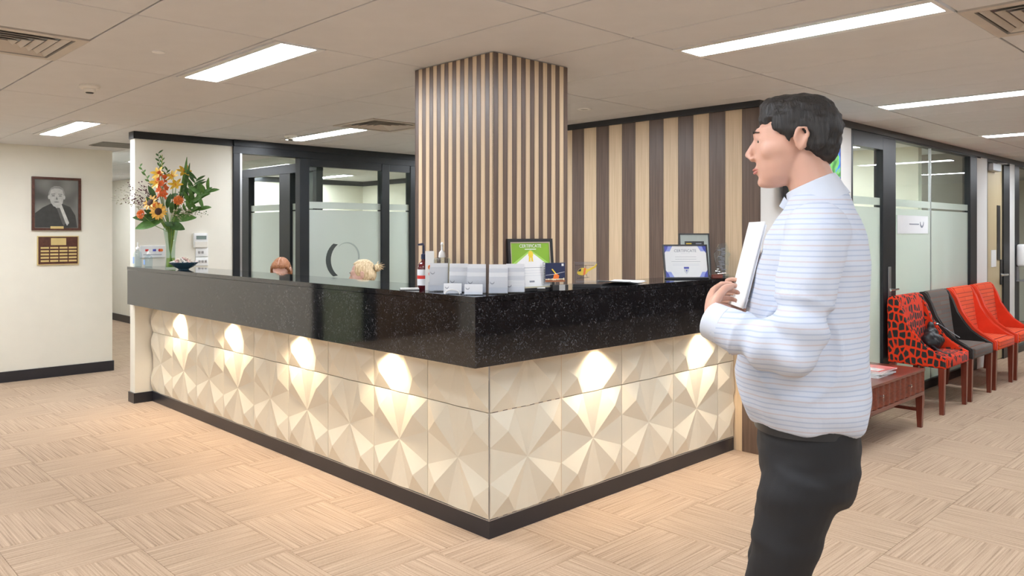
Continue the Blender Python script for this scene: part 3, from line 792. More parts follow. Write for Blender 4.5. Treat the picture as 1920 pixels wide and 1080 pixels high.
def flower(u, v, out, face, kind, label):
    pos = off(u, v, out)
    t = empty(kind, pos, 0, label, 'flower', None)
    m = aim(face)
    stem_to(pos, t)
    if kind == 'sunflower':
        R0 = .034
        c = MB(); c.lathe([(.030, -.006), (.030, .004), (.022, .009), (.001, .010)], 20); c.xform(m); c.build('seed_head', m_seed, t, smooth=True)
        for k in range(17):
            a = k*2*PI/17; p = MB(); d = Vector((math.cos(a), math.sin(a), 0))
            leafshape(p, d*.026+Vector((0, 0, -.001*(k % 3))), d*.072+Vector((0, 0, .012 if k % 2 else -.004)), .022, (0, 0, 1)); p.xform(m); p.build('petal', m_petal, t, smooth=True)
        for k in range(8):
            a = k*PI/4; p = MB(); d = Vector((math.cos(a), math.sin(a), 0)); leafshape(p, d*.01+Vector((0, 0, -.012)), d*.05+Vector((0, 0, -.012)), .02, (0, 0, 1)); p.xform(m); p.build('sepal', m_leaf, t, smooth=True)
    elif kind == 'dahlia':
        for ring, (n, r0, r1, zz) in enumerate(((13, .012, .045, -.004), (11, .010, .038, .010), (8, .006, .027, .02), (5, .002, .015, .027))):
            for k in range(n):
                a = k*2*PI/n + ring*.3; p = MB(); d = Vector((math.cos(a), math.sin(a), 0))
                leafshape(p, d*r0+Vector((0, 0, zz-.008)), d*r1+Vector((0, 0, zz+.006)), .017, (0, 0, 1), fold=.3, n=4); p.xform(m); p.build('petal', m_dahlia, t, smooth=True)
    elif kind == 'lily':
        for k in range(6):
            a = k*PI/3; p = MB(); d = Vector((math.cos(a), math.sin(a), 0))
            leafshape(p, d*.004, d*.062+Vector((0, 0, .03 if k % 2 else .02)), .030, (0, 0, 1)); p.xform(m); p.build('petal', m_lily, t, smooth=True)
        p = MB().tube([(0, 0, 0), (0, 0, .03)], .003, 6); p.xform(m); p.build('stamen', m_orange, t)
    return t
F0 = (-.70, -.70, .15)
flower(309, 399, .13, F0, 'sunflower', 'front yellow sunflower with dark centre, lowest in the bouquet')
flower(290, 382, .09, (-.9, -.4, .5), 'sunflower', 'second sunflower tilted up, behind and left of the front one')
flower(274, 404, .10, (-.9, -.3, .1), 'dahlia', 'orange dahlia at the lower left of the bouquet')
flower(343, 378, .10, (-.4, -.9, .2), 'dahlia', 'orange dahlia at the right of the bouquet')
flower(334, 350, .05, (-.5, -.6, .6), 'lily', 'yellow lily in the middle right of the bouquet')
flower(327, 333, .03, (-.8, -.4, .6), 'lily', 'small yellow lily just above the middle right one')
flower(344, 324, .0, (-.2, -.8, .6), 'lily', 'small yellow lily at the foot of the two tall blades')
flower(298, 345, .04, (-.9, -.5, .3), 'lily', 'yellow lily left of the red-orange flower spike')
for k, (u, v, u2, v2) in enumerate(((300, 395, 282, 372), (318, 392, 326, 366), (326, 402, 330, 380), (300, 405, 288, 416), (312, 420, 330, 424), (296, 372, 286, 352), (322, 374, 340, 366), (330, 408, 346, 394))):
    pos = off(u, v, .05); t = empty('filler_leaf', pos, 0, ['dark leaf pointing up left behind the tilted sunflower', 'dark leaf rising in the centre above the front sunflower', 'dark leaf right of the front sunflower', 'dark leaf drooping under the front sunflower', 'small dark leaf spreading right over the vase rim', 'dark leaf standing left of the red-orange spike', 'dark leaf between the spike and the right dahlia', 'dark leaf beneath the right dahlia'][k], 'leaf', 'dark leaves between the flowers'); stem_to(pos, t)
    p = MB(); leafshape(p, (0, 0, 0), off(u2, v2, .09)-pos, .045, OV+Vector((0, 0, .3)), n=6); p.build('blade', m_leaf, t, smooth=True)
flower(300, 328, .04, (-.8, -.5, .5), 'lily', 'yellow lily at the upper left beside the red-orange spike')
flower(302, 390, .10, (-.8, -.6, .3), 'dahlia', 'deep orange dahlia between the two sunflowers')
# gladiolus spike
pos = off(309, 375, .06); t = empty('gladiolus', pos, 0, 'tall spike of red-orange blossoms in the centre of the bouquet', 'flower')
stem_to(pos, t)
tip = off(305, 292, .02)-pos
MB().tube([(0, 0, 0), tip*.5, tip], .003, 6).build('spike_stem', m_stem2, t, smooth=True)
for k in range(13):
    q = tip*(k/13*.62); a = k*2.4; r = .040*(1-k/20)
    p = MB()
    for j in range(5):
        b = j*2*PI/5; d = Vector((math.cos(b), math.sin(b), 0)); leafshape(p, d*.002, d*r+Vector((0, 0, .022)), .030, (0, 0, 1), n=3)
    p.xform(Matrix.Translation(q+Vector((math.cos(a)*.020, math.sin(a)*.020, 0))) @ aim((math.cos(a)-.5, math.sin(a)-.5, .5))); p.build('blossom', m_glad, t, smooth=True)
for k in range(6):
    p = MB(); q = tip*(.66+k*.05); leafshape(p, q, q+Vector(((-1)**k*.02, 0, .03)), .012, (-1, -1, 0)); p.build('bud', m_leaf2, t, smooth=True)
# leafy stems and foliage
def spray(name, label, u0, v0, u1, v1, out, blades, mat, seed, lw=.02, ll=.06, smat=None, cat='foliage', r=.002):
    rr = random.Random(seed); pos = off(u0, v0, out*.3)
    t = empty(name, pos, 0, label, cat)
    stem_to(pos, t, smat or m_stem, r)
    tip = off(u1, v1, out)-pos
    bow = RV*rr.uniform(-.01, .01)+Vector((0, 0, .01))
    MB().tube([(0, 0, 0), tip*.5+bow, tip], [r, r, r*.6], 6).build('stem', smat or m_stem, t, smooth=True)
    for k in range(blades):
        f = .25+.75*(k+1)/blades; q = tip*f + bow*(1-abs(2*f-1))
        side = -1 if k % 2 else 1
        d = (tip.normalized()*.8 + RV*side*rr.uniform(.5, 1.0) + OV*rr.uniform(-.5, .7) + Vector((0, 0, rr.uniform(-.2, .4)))).normalized()
        p = MB(); leafshape(p, q, q+d*ll*rr.uniform(.7, 1.2), lw, OV*1.0+Vector((0, 0, .4))); p.build('leaf', mat, t, smooth=True)
    return t
spray('leafy_stem', 'tall thin stem with small dark leaves at the very top of the bouquet', 305, 350, 298, 290, .02, 9, m_leaf, 1, .016, .045)
spray('leafy_stem', 'arching stem with sparse leaves at the upper left of the bouquet', 290, 370, 262, 314, .0, 7, m_leaf2, 2, .018, .04)
spray('leafy_stem', 'leafy stem crossing above the gladiolus', 300, 372, 316, 322, .03, 8, m_leaf, 5, .016, .05)
spray('fern_frond', 'broad green frond fanning out to the right of the bouquet', 335, 400, 392, 360, .03, 20, m_leaf2, 3, .036, .12)
spray('fern_frond', 'lower green frond spreading right beneath the larger one', 335, 405, 385, 392, .06, 16, m_leaf2, 4, .034, .10)
spray('fern_frond', 'blue-green frond standing upright at the right of the bouquet', 345, 395, 368, 338, .0, 12, m_leaf, 14, .026, .11)
for k, (u, v, lab) in enumerate(((352, 297, 'left of the two tall pointed blades'), (359, 308, 'right of the two tall pointed blades'))):
    pos = off(335, 385, .0); t = empty('blade_leaf', pos, 0, lab+' at the top right of the bouquet', 'leaf')
    stem_to(pos, t); p = MB(); leafshape(p, (0, 0, 0), off(u, v, -.02+.02*k)-pos, .036, -OV, n=8); p.build('blade', m_leaf2 if k == 0 else m_leaf, t, smooth=True)
for k, (u, v, u2, v2, wd, lab) in enumerate(((306, 415, 262, 428, .09, 'large round leaf drooping left over the vase rim'), (318, 420, 352, 430, .08, 'broad dark leaf drooping right over the vase rim'), (300, 412, 258, 408, .07, 'broad leaf at the lower left behind the dahlia'),
                                         (325, 412, 372, 408, .08, 'broad pale green leaf at the lower right of the bouquet'), (306, 412, 280, 395, .06, 'dark leaf tucked under the sunflowers'), (330, 395, 348, 362, .05, 'dark upright leaf behind the right dahlia'))):
    pos = off(u, v, .03); t = empty('broad_leaf', pos, 0, lab, 'leaf'); stem_to(pos, t)
    p = MB(); leafshape(p, (0, 0, 0), off(u2, v2, .1)-pos, wd, OV+Vector((0, 0, .45)), n=7, fold=.1); p.build('blade', m_leaf2 if k in (0, 3) else m_leaf, t, smooth=True)
def wisps(name, label, u0, v0, targets, mat, budmat, out, seed):
    rr = random.Random(seed); pos = off(u0, v0, .02); t = empty(name, pos, 0, label, 'foliage'); stem_to(pos, t, mat, .002)
    for (u, v) in targets:
        tp = off(u, v, out+rr.uniform(-.05, .05))-pos
        MB().tube([(0, 0, 0), tp*.5+Vector((0, 0, .02)), tp], [.0016, .0013, .0008], 5).build('twig', mat, t)
        b = MB()
        for k in range(12):
            q = tp*rr.uniform(.45, 1)+Vector((rr.uniform(-.02, .02), rr.uniform(-.02, .02), rr.uniform(-.02, .03))); b.ball(q, rr.uniform(.003, .006), 6)
        bb = b.build('buds', budmat, t); bb['kind'] = 'stuff'
wisps('budded_twigs', 'fine twigs with dark purple buds reaching out left of the bouquet', 300, 390, [(236, 375), (250, 352), (262, 345), (240, 362), (270, 352), (256, 380), (278, 360), (270, 372), (282, 350), (288, 366), (264, 384), (292, 374)], m_twig, m_bud, .05, 5)
wisps('pale_grass_spray', 'pale feathery grass fanning out far left of the bouquet', 298, 392, [(215, 378), (205, 372), (225, 355), (232, 345), (222, 366), (245, 390), (262, 392)], m_pale, m_pale, .03, 6)
wisps('pale_grass_spray', 'pale grey feathery grass tuft at the lower right of the bouquet', 325, 405, [(350, 402), (362, 398), (370, 408), (345, 412), (356, 416), (374, 400), (340, 398), (352, 392), (385, 406)], m_pale, m_pale, .08, 8)
wisps('budded_twigs', 'dark curly twigs with small buds at the right of the bouquet', 330, 395, [(365, 352), (372, 346), (352, 356), (358, 362), (388, 404), (347, 346)], m_twig, m_leaf, .02, 9)

# blue bowl of wrapped sweets
t = empty('blue_bowl', (2.60, 6.56, CT), 0, 'shallow blue-grey bowl of wrapped sweets beside the vase', 'bowl')
MB().lathe([(.04, 0), (.043, .006), (.075, .022), (.117, .058), (.114, .060), (.07, .03), (.001, .018)], 36, cap=False).build('bowl_body', M('blue_glaze', (.05, .115, .165), .25, coat=.5), t, smooth=True)
rnd = random.Random(11)
cand = [M('sweet_white', (.80, .76, .72), .4), M('sweet_pink', (.75, .5, .46), .4), M('sweet_cream', (.78, .70, .58), .4)]
sweet = None
cm = []
for q in range(3):
    b = MB().ball((0, 0, 0), (.014, .009, .008), 8)
    b.prism([(.012, -.003), (.02, -.007), (.02, .007), (.012, .003)], -.002, .002).prism([(-.012, -.003), (-.02, -.007), (-.02, .007), (-.012, .003)], -.002, .002)
    me = b.mesh('sweet', True); me.materials.append(cand[q]); cm.append(me)
k = 0
for lay, (n, r, z) in enumerate(((17, .092, .060), (13, .066, .070), (9, .044, .082), (5, .020, .092))):
    for j in range(n):
        a = j*2*PI/n+lay; o = link('wrapped_sweet', cm[k % 3], None, None, (2.60+r*math.cos(a), 6.56+r*math.sin(a), CT+z), (rnd.uniform(-.4, .4), rnd.uniform(-.4, .4), rnd.random()*3)); k += 1
        tag(o, 'wrapped pastel sweet heaped in the blue bowl', 'sweet', 'wrapped sweets in the blue bowl')
# ------------------------------------------------------------------ things on the counter
FACE = YAW - PI/2                               # turned square to the visitor side of the corner
def lines(par, mat, x0, x1, z0, n, dz, y, h=.0016, rr=None, name='print_line'):
    b = MB()
    for k in range(n):
        e = (rr.uniform(0, .3) if rr else 0)*(x1-x0)/2
        b.box(x0+e, x1-e, y-.0004, y, z0-k*dz, z0-k*dz+h)
    return b.build(name, mat, par)
def ring_mark(par, cx, cz, r, y, mat):
    pts = [(cx+r*math.cos(math.radians(a)), cz+r*math.sin(math.radians(a))) for a in range(180, 361, 20)] + [(cx+r*.85*math.cos(math.radians(a)), cz+.25*r+r*.85*math.sin(math.radians(a))) for a in range(360, 179, -20)]
    return MB().prism(pts, y-.0005, y, 'y').build('emblem', mat, par)
m_card = M('card_white', (.74, .76, .79), .5, var=.02); m_card2 = M('card_grey', (.60, .63, .68), .5, var=.02)  # second tone is a greyer card for alternate cards and faint print
def brochure_holder(x, y, label, tiers, rz=FACE):
    t = empty('brochure_holder', (x, y, CT), rz, label, 'brochure holder', 'clear holders of white cards along the counter corner')
    b = MB(); b.box(-.05, .05, -.03, .03, 0, .004); b.box(-.05, -.0475, -.03, .03, .004, .05); b.box(.0475, .05, -.03, .03, .004, .05)
    b.box(-.05, .05, .027, .03, 0, .13); b.box(-.05, .05, -.0325, -.03, 0, .035)
    b.build('acrylic_stand', m_acrylic, t)
    for k in range(tiers):
        y0 = .020 - k*.045/max(tiers, 1); top = .145 - k*.020
        c = MB().prism([(y0, .006), (y0+.006, .006), (y0+.012, top), (y0+.006, top)], -.046, .046, 'x').build('card', m_card if k % 2 == 0 else m_card2, t)
    yy = .020-(tiers-1)*.045/tiers - .0002
    ring_mark(t, -.030, .145-(tiers-1)*.02-.025, .011, yy+.002, m_ink)
    lines(t, m_card2, -.012, .040, .075, 4, .012, yy-.001)
    return t
brochure_holder(2.545, 3.155, 'leftmost clear holder of white cards, with a column of small round emblems', 2)
brochure_holder(2.585, 3.045, 'second clear card holder from the left at the counter corner', 4)
brochure_holder(2.60, 2.925, 'third clear card holder from the left, at the column edge', 4)
brochure_holder(2.655, 2.825, 'fourth clear card holder from the left, in front of the column corner', 4)
brochure_holder(2.765, 2.818, 'rightmost clear card holder, in front of the green certificate', 5, FACE)
def card_stand(x, y, label, hoop=False):
    t = empty('business_card_stand', (x, y, CT), FACE, label, 'card stand', 'low clear business card stands at the counter corner')
    b = MB(); b.box(-.048, .048, -.02, .02, 0, .003); b.prism([(.012, .003), (.015, .003), (.025, .055), (.022, .055)], -.048, .048, 'x'); b.box(-.048, .048, -.02, -.0175, .003, .018)
    b.build('acrylic_stand', m_acrylic, t)
    for k in range(3): MB().prism([(-.008+k*.005, .004), (-.005+k*.005, .004), (.004+k*.005, .052), (.001+k*.005, .052)], -.044, .044, 'x').build('card', m_card, t)
    ring_mark(t, -.028, .036, .009, -.006, m_ink)
    if hoop:
        pts = [(.036*math.cos(math.radians(a)), -.024, .002+.022*math.sin(math.radians(a))) for a in range(0, 181, 15)]
        MB().tube(pts, .0028, 8).build('white_hoop', m_white, t, smooth=True)
card_stand(2.497, 2.985, 'low business card stand with a white arched front, left of the pair', True)
card_stand(2.525, 2.862, 'low business card stand nearest the counter corner')

m_amber = M('amber_bottle', (.10, .008, .012), .12, coat=.6)
t = empty('soap_bottle', (2.62, 3.375, CT), 0, 'dark red pump bottle with white label left of the striped column', 'bottle')
MB().lathe([(.030, 0), (.034, .006), (.034, .115), (.028, .135), (.012, .150), (.011, .165)], 24).build('bottle_body', m_amber, t, smooth=True)
MB().lathe([(.0345, .02), (.0345, .105)], 24, cap=False).build('label', m_card, t, smooth=True)
MB().lathe([(.0350, .055), (.0350, .073)], 24, cap=False).build('label_band', m_red, t, smooth=True)
MB().lathe([(.014, .160), (.014, .185), (.005, .19), (.005, .235)], 14).tube([(0, 0, .235), (-.004, .004, .24), (-.028, .016, .237)], [.007, .007, .005], 8).build('pump', m_navy, t, smooth=True)
t = empty('leaflet_box', (2.59, 3.285, CT), FACE, 'narrow upright white leaflet box with a red dot beside the pump bottles', 'leaflet')
MB().prism([(-.006, 0), (.014, 0), (.010, .205), (.004, .205)], -.023, .023, 'x').build('box', m_white, t)
MB().prism(ell(.002, .12, .010, .012), -.0068, -.0042, 'y').build('red_dot', m_orange, t)
MB().prism(ell(.000, .085, .007, .008), -.0075, -.005, 'y').build('pink_dot', M('print_pink', (.8, .45, .42), .5), t)
t = empty('pump_bottle', (2.625, 3.225, CT), .4, 'clear square pump bottle with a white pump behind the card holders', 'bottle')
MB().box(-.036, .036, -.036, .036, 0, .172, .014, 3).build('bottle_body', m_liquid, t, smooth=True)
MB().lathe([(.017, .172), (.019, .176), (.016, .198), (.006, .210), (.0045, .238)], 16).tube([(0, 0, .238), (0, 0, .245), (-.03, -.02, .243)], [.008, .008, .005], 8).build('pump', m_white, t, smooth=True)
t = empty('notepad', (2.515, 3.36, CT), FACE+.2, 'flat white notepad lying left of the card holders', 'notepad')
MB().box(-.05, .05, -.03, .03, 0, .003).build('cover', m_dark, t); MB().box(-.048, .048, -.028, .028, .003, .010).build('pages', m_paper, t)

# framed certificate, green
m_silver = M('silver_fillet', (.62, .55, .42), .35, metal=.4)
def stand_frame(name, loc, rz, tilt, w_, h_, bar, label, mat=m_dark):
    t = empty(name, loc, rz, label, 'framed certificate'); t.rotation_euler = (tilt, 0, rz)
    b = frame_mb(w_/2, h_/2, bar, -.010, .008); b.xform(Matrix.Translation((0, 0, h_/2))); b.build('frame', mat, t)
    MB().box(-w_/2+.005, w_/2-.005, .0, .008, .005, h_-.005).build('backing', m_dark, t)
    return t
t = stand_frame('green_certificate', (2.905, 2.838, CT+.001), math.radians(-9), math.radians(-5), .288, .27, .016, 'black framed green certificate with a yellow rosette leaning by the column')
b = frame_mb(.128, .119, .006, -.007, -.001); b.xform(Matrix.Translation((0, 0, .135))); b.build('fillet', m_silver, t)
MB().box(-.122, .122, -.004, 0, .022, .248).build('green_sheet', m_green, t)
MB().prism([(-.121, .023), (.121, .023), (.121, .125), (.0, .205), (-.121, .125)], -.0048, -.004, 'y').build('white_sheet', m_paper, t)
m_lg = M('print_lime', (.36, .60, .12), .45)
MB().prism([(-.121, .140), (-.121, .125), (0, .205), (0, .214)], -.0046, -.004, 'y').prism([(.121, .140), (.121, .125), (0, .205), (0, .214)], -.0046, -.004, 'y').build('lime_edge', m_lg, t)
MB().prism(ell(0, .190, .016, .018), -.0056, -.0048, 'y').prism([(-.012, .178), (-.002, .178), (-.004, .150), (-.009, .155), (-.014, .150)], -.0056, -.0048, 'y').prism([(.012, .178), (.002, .178), (.004, .150), (.009, .155), (.014, .150)], -.0056, -.0048, 'y').build('rosette', m_yellow, t)
text_mesh('CERTIFICATE', .024, m_white, t, (0, -.0052, .232), (PI/2, 0, 0))
lines(t, m_white, -.036, .036, .214, 1, .01, -.0048, .004)
lines(t, m_ink, -.07, .07, .120, 1, .01, -.005, .002); lines(t, m_card2, -.08, .08, .105, 3, .013, -.005)
lines(t, m_ink, -.016, .016, .045, 1, .01, -.005, .009)

# helicopter photograph on an acrylic stand
def heli(par, s, y, cx, cz, flip=1, body=m_yellow, thick=.004, rotor=m_dark):
    """small rescue helicopter, side view, with thickness"""
    def P(pts): return [(cx+flip*s*a, cz+s*b) for a, b in pts]
    MB().prism(P([(-.50, -.10), (-.46, .02), (-.36, .13), (-.22, .2), (-.02, .2), (.10, .12), (.5, .30), (.62, .44), (.66, .42), (.56, .22), (.14, -.02), (.02, -.16), (-.2, -.24), (-.42, -.2)]), y-thick, y+thick, 'y').build('fuselage', body, par)
    MB().prism(P([(-.10, .2), (.02, .19), (-.04, -.2), (-.16, -.22)]), y-thick-.0015, y+thick+.0015, 'y').build('red_band', m_orange, par)
    MB().prism(P([(-.46, .0), (-.36, .12), (-.26, .16), (-.28, .0)]), y-thick-.0022, y+thick+.0022, 'y').build('window', m_dark, par)
    MB().box(cx-s*.62, cx+s*.5, y-.001, y+.001, cz+s*.34, cz+s*.36).box(cx-.001, cx+.001, y-.001, y+.001, cz+s*.18, cz+s*.36).build('rotor', rotor, par)
    b = MB()
    b.tube([(cx-flip*s*.5, y, cz-s*.42), (cx+flip*s*.2, y, cz-s*.34)], s*.012, 6); b.tube([(cx-flip*s*.3, y, cz-s*.4), (cx-flip*s*.25, y, cz-s*.2)], s*.01, 6); b.tube([(cx+flip*s*.1, y, cz-s*.35), (cx+flip*s*.02, y, cz-s*.15)], s*.01, 6)
    b.build('skid', m_dark, par)
t = empty('photo_stand', (3.025, 2.792, CT), math.radians(-24), 'small helicopter photograph held in a clear spiral stand on a black block', 'photo stand')
MB().box(-.015, .075, -.012, .025, 0, .030, .002, 1).build('base_block', m_dark, t)
MB().box(.022, .055, -.0135, -.012, .001, .031).build('base_plate', m_steel, t)
MB().box(-.062, .066, .0, .004, .032, .15).build('acrylic_sheet', m_acrylic, t)
ph = MB().box(-.052, .060, -.0015, -.0005, .045, .145).build('photograph', m_navy, t)
MB().box(-.052, .060, -.0022, -.0015, .045, .056).build('printed_ground', M('print_earth', (.32, .12, .05), .5), ph)
b = MB(); rnd = random.Random(4)
for k in range(16): b.prism(ell(-.048+.0067*k, .060, .0035, rnd.uniform(.002, .007), n=8), -.0028, -.0022, 'y')
b.build('printed_lights', M('print_glow', (.85, .75, .55), .5), ph)
MB().prism([(-.008, .062), (.022, .062), (.026, .078), (.012, .09), (-.004, .084)], -.0034, -.0028, 'y').build('printed_helicopter', m_orange, ph)
MB().prism([(-.018, .112), (-.012, .114), (.012, .086), (.006, .084)], -.004, -.0034, 'y').build('printed_tail', m_yellow, ph)
MB().prism([(-.050, .082), (-.01, .086), (.056, .098), (.056, .0965), (-.01, .084), (-.05, .080)], -.0046, -.004, 'y').build('printed_rotor', m_card, ph)
MB().prism([(.04, .128), (.052, .128), (.052, .140), (.04, .140)], -.0022, -.0015, 'y').build('printed_badge', m_card, ph)
b = MB()
for k in range(9): b.tube([(-.058+.004*math.cos(a*PI/4), .002+.005*math.sin(a*PI/4), .045+k*.0125+a*.0003) for a in range(9)], .0012, 5)
b.tube([(-.062, .003, .03), (-.062, .003, .15)], .0022, 6)
b.build('wire_spiral', m_chrome, t, smooth=True)
t = empty('business_card_case', (2.925, 2.792, CT), FACE, 'little black card case with white cards left of the photo stand', 'card case')
MB().box(-.022, .022, -.012, .012, 0, .016, .002, 1).build('case', m_dark, t); MB().box(-.02, .02, -.012, .012, .017, .022).build('cards', m_card, t)

# glass block with a yellow helicopter
t = empty('helicopter_award', (3.345, 2.845, CT), FACE, 'clear glass block with a yellow helicopter on a black base', 'award')
MB().box(-.077, .077, -.018, .018, 0, .018, .001, 1).build('base', m_dark, t)
MB().box(-.070, .070, -.010, .010, .020, .142, .002, 1).build('glass_block', m_acrylic, t)
heli(t, .096, 0, -.005, .088, 1, m_yellow, .003)
lines(t, m_ink, -.066, .05, .137, 2, .008, -.0105); lines(t, m_ink, -.06, .06, .034, 2, .006, -.0105)

# sheets of paper
t = empty('paper_sheets', (3.77, 2.93, CT), .25, 'loose white paper sheets curling on the counter right of the helicopter award', 'paper')
for q in range(2):
    b = MB(); G_ = []
    for i in range(9):
        row = []
        for j in range(2):
            u = i/8; row.append(b.bm.verts.new((-.15+.3*u, -.1+.2*j, .001+.003*q+.016*(1-u)**3+.006*u**3)))
        G_.append(row)
    for i in range(8): b.bm.faces.new((G_[i][0], G_[i+1][0], G_[i+1][1], G_[i][1]))
    r = bmesh.ops.extrude_face_region(b.bm, geom=b.bm.faces[:])
    bmesh.ops.translate(b.bm, vec=(0, 0, .0012), verts=[v for v in r['geom'] if isinstance(v, bmesh.types.BMVert)])
    o = b.build('sheet', m_paper, t, rot=(0, 0, .08*q), smooth=True)

# white certificate with blue corners
t = stand_frame('white_certificate', (4.42, 2.90, CT+.001), FACE+.10, math.radians(-14), .300, .228, .009, 'black framed white certificate with blue corners at the right of the counter')
MB().box(-.142, .142, -.004, 0, .008, .220).build('white_sheet', m_paper, t)
for sx in (-1, 1):
    for sz in (0, 1):
        zz = (lambda z: z) if sz == 0 else (lambda z: .228-z)
        MB().prism([(sx*.141, zz(.009)), (sx*.085, zz(.009)), (sx*.105, zz(.045)), (sx*.141, zz(.045))], -.0048, -.004, 'y').build('corner_print', m_lblue, t)
        MB().prism([(sx*.141, zz(.009)), (sx*.115, zz(.009)), (sx*.122, zz(.03)), (sx*.141, zz(.058))], -.0054, -.0048, 'y').build('corner_print', m_blue, t)
text_mesh('CERTIFICATE', .026, m_ink, t, (0, -.005, .186), (PI/2, 0, 0))
lines(t, m_card2, -.03, .03, .168, 1, .01, -.0045); lines(t, m_ink, -.10, .10, .145, 3, .016, -.0045, .0014, random.Random(2)); lines(t, m_card2, -.09, .09, .097, 2, .008, -.0045)
MB().prism([(-.016, .075), (.016, .075), (.016, .05), (0, .030), (-.016, .05)], -.005, -.004, 'y').build('printed_shield', m_card2, t)
MB().box(-.017, .017, -.0056, -.005, .066, .078).prism([(-.005, .058), (.005, .058), (0, .044)], -.0056, -.005, 'y').build('shield_print', m_blue, t)
MB().prism([(.006, 0), (.011, 0), (.011, .15), (.006, .15)], -.02, .02, 'x').build('easel_leg', m_dark, t)
# frame behind
t = stand_frame('award_frame', (4.71, 3.02, CT+.001), FACE+.05, math.radians(-10), .215, .30, .009, 'taller black frame with pale mount and dark picture behind the white certificate')
MB().box(-.099, .099, -.004, 0, .008, .292).build('mount', M('pale_mount', (.48, .54, .51), .5), t)
MB().box(-.068, .068, -.0048, -.004, .06, .245).build('picture', m_dark, t)
MB().box(-.058, -.020, -.0054, -.0048, .224, .232).build('gold_lettering', m_yellow, t); MB().box(.01, .05, -.0054, -.0048, .224, .232).build('print_line', m_ink, t)
MB().box(-.055, .055, -.0054, -.0048, .08, .205).build('picture_detail', M('print_bronze', (.35, .16, .05), .5, var=.5, vscale=60), t)
# crystal trophy
t = empty('crystal_trophy', (4.78, 2.86, CT), FACE, 'faceted clear crystal trophy at the right end of the counter', 'trophy')
MB().box(-.045, .045, -.03, .03, 0, .022, .002, 1).build('base', m_crystal, t)
MB().prism([(-.035, .024), (.035, .024), (.055, .15), (.03, .235), (-.02, .225), (-.05, .16)], -.014, .014, 'y').build('crystal_block', m_crystal, t)
b = MB(); rnd = random.Random(6)
for k in range(14):
    x0 = rnd.uniform(-.035, 0); b.box(x0, x0+rnd.uniform(.015, .04), -.0155, -.0145, .05+k*.011, .055+k*.011)
b.build('etched_lettering', m_ink, t)
MB().ball((-.045, -.034, .04), .010, 10).ball((-.028, -.036, .036), .009, 10).ball((-.036, -.034, .054), .008, 10).build('silver_ornament', m_chrome, t, smooth=True)
t = empty('second_trophy', (4.87, 2.90, CT), FACE, 'clear star-shaped crystal trophy behind the walking man', 'trophy')
MB().box(-.03, .03, -.02, .02, 0, .02, .002, 1).build('base', m_crystal, t)
MB().prism([(.05*(1 if k % 2 == 0 else .55)*math.cos(k*PI/6+.2), .14+.085*(1 if k % 2 == 0 else .6)*math.sin(k*PI/6+.2)) for k in range(12)], -.01, .01, 'y').box(-.012, .012, -.01, .01, .02, .09).build('crystal_star', m_crystal, t)
t = empty('pen_stand', (4.62, 2.80, CT), FACE, 'small dark red wooden block with a silver pen beside the certificate', 'pen stand')
MB().box(-.035, .035, -.016, .016, 0, .026, .003, 1).build('block', m_mahog, t)
MB().tube([(.0, -.005, .030), (.06, -.012, .036)], .004, 8).build('pen', m_chrome, t, smooth=True)

# ------------------------------------------------------------------ waiting chairs and the low table
def fabric(name, kind):
    m, nt, b = newmat(name)
    b.inputs['Roughness'].default_value = .9; b.inputs['Sheen Weight'].default_value = .08; b.inputs['Specular IOR Level'].default_value = .15
    v = coords(nt)
    if kind == 'net':
        vo = N(nt, 'ShaderNodeTexVoronoi'); vo.feature = 'DISTANCE_TO_EDGE'; vo.inputs['Scale'].default_value = 17; vo.inputs['Randomness'].default_value = .55
        mp = coords(nt, (1.25, 1.25, .85)); nt.links.new(mp, vo.inputs['Vector'])
        nt.links.new(ramp(nt, vo.outputs['Distance'], [(.115, (.72, .045, .012)), (.15, (.028, .030, .028))]), b.inputs['Base Color'])
    else:
        cols = {'grey': ((.125, .105, .092), (.155, .135, .118), (.20, .08, .05)), 'red': ((.80, .085, .022), (.88, .11, .03), (.34, .025, .01))}[kind]
        br = N(nt, 'ShaderNodeTexBrick'); br.inputs['Scale'].default_value = 1; br.offset = .5
        sp = N(nt, 'ShaderNodeSeparateXYZ'); nt.links.new(v, sp.inputs[0]); cb = N(nt, 'ShaderNodeCombineXYZ')
        sm = N(nt, 'ShaderNodeMath', operation='SUBTRACT'); nt.links.new(sp.outputs[2], sm.inputs[0]); nt.links.new(sp.outputs[1], sm.inputs[1])
        nt.links.new(sp.outputs[0], cb.inputs[0]); nt.links.new(sm.outputs[0], cb.inputs[1]); nt.links.new(cb.outputs[0], br.inputs['Vector'])
        br.inputs['Color1'].default_value = (*cols[0], 1); br.inputs['Color2'].default_value = (*cols[1], 1); br.inputs['Mortar'].default_value = (*cols[2], 1)
        br.inputs['Mortar Size'].default_value = .0025; br.inputs['Brick Width'].default_value = .42; br.inputs['Row Height'].default_value = .036
        nt.links.new(br.outputs[0], b.inputs['Base Color'])
    bump(nt, b, noise_tex(nt, v, 500, 1), .4, .001); return m
m_net = fabric('red_net_fabric', 'net'); m_grey = fabric('charcoal_fabric', 'grey'); m_redf = fabric('orange_red_fabric', 'red')
m_plaingrey = M('charcoal_plain', (.032, .026, .024), .9, var=.2, spec=.15, sheen=.1); m_plainred = M('red_plain', (.74, .050, .016), .85, var=.12, spec=.15, sheen=.15)
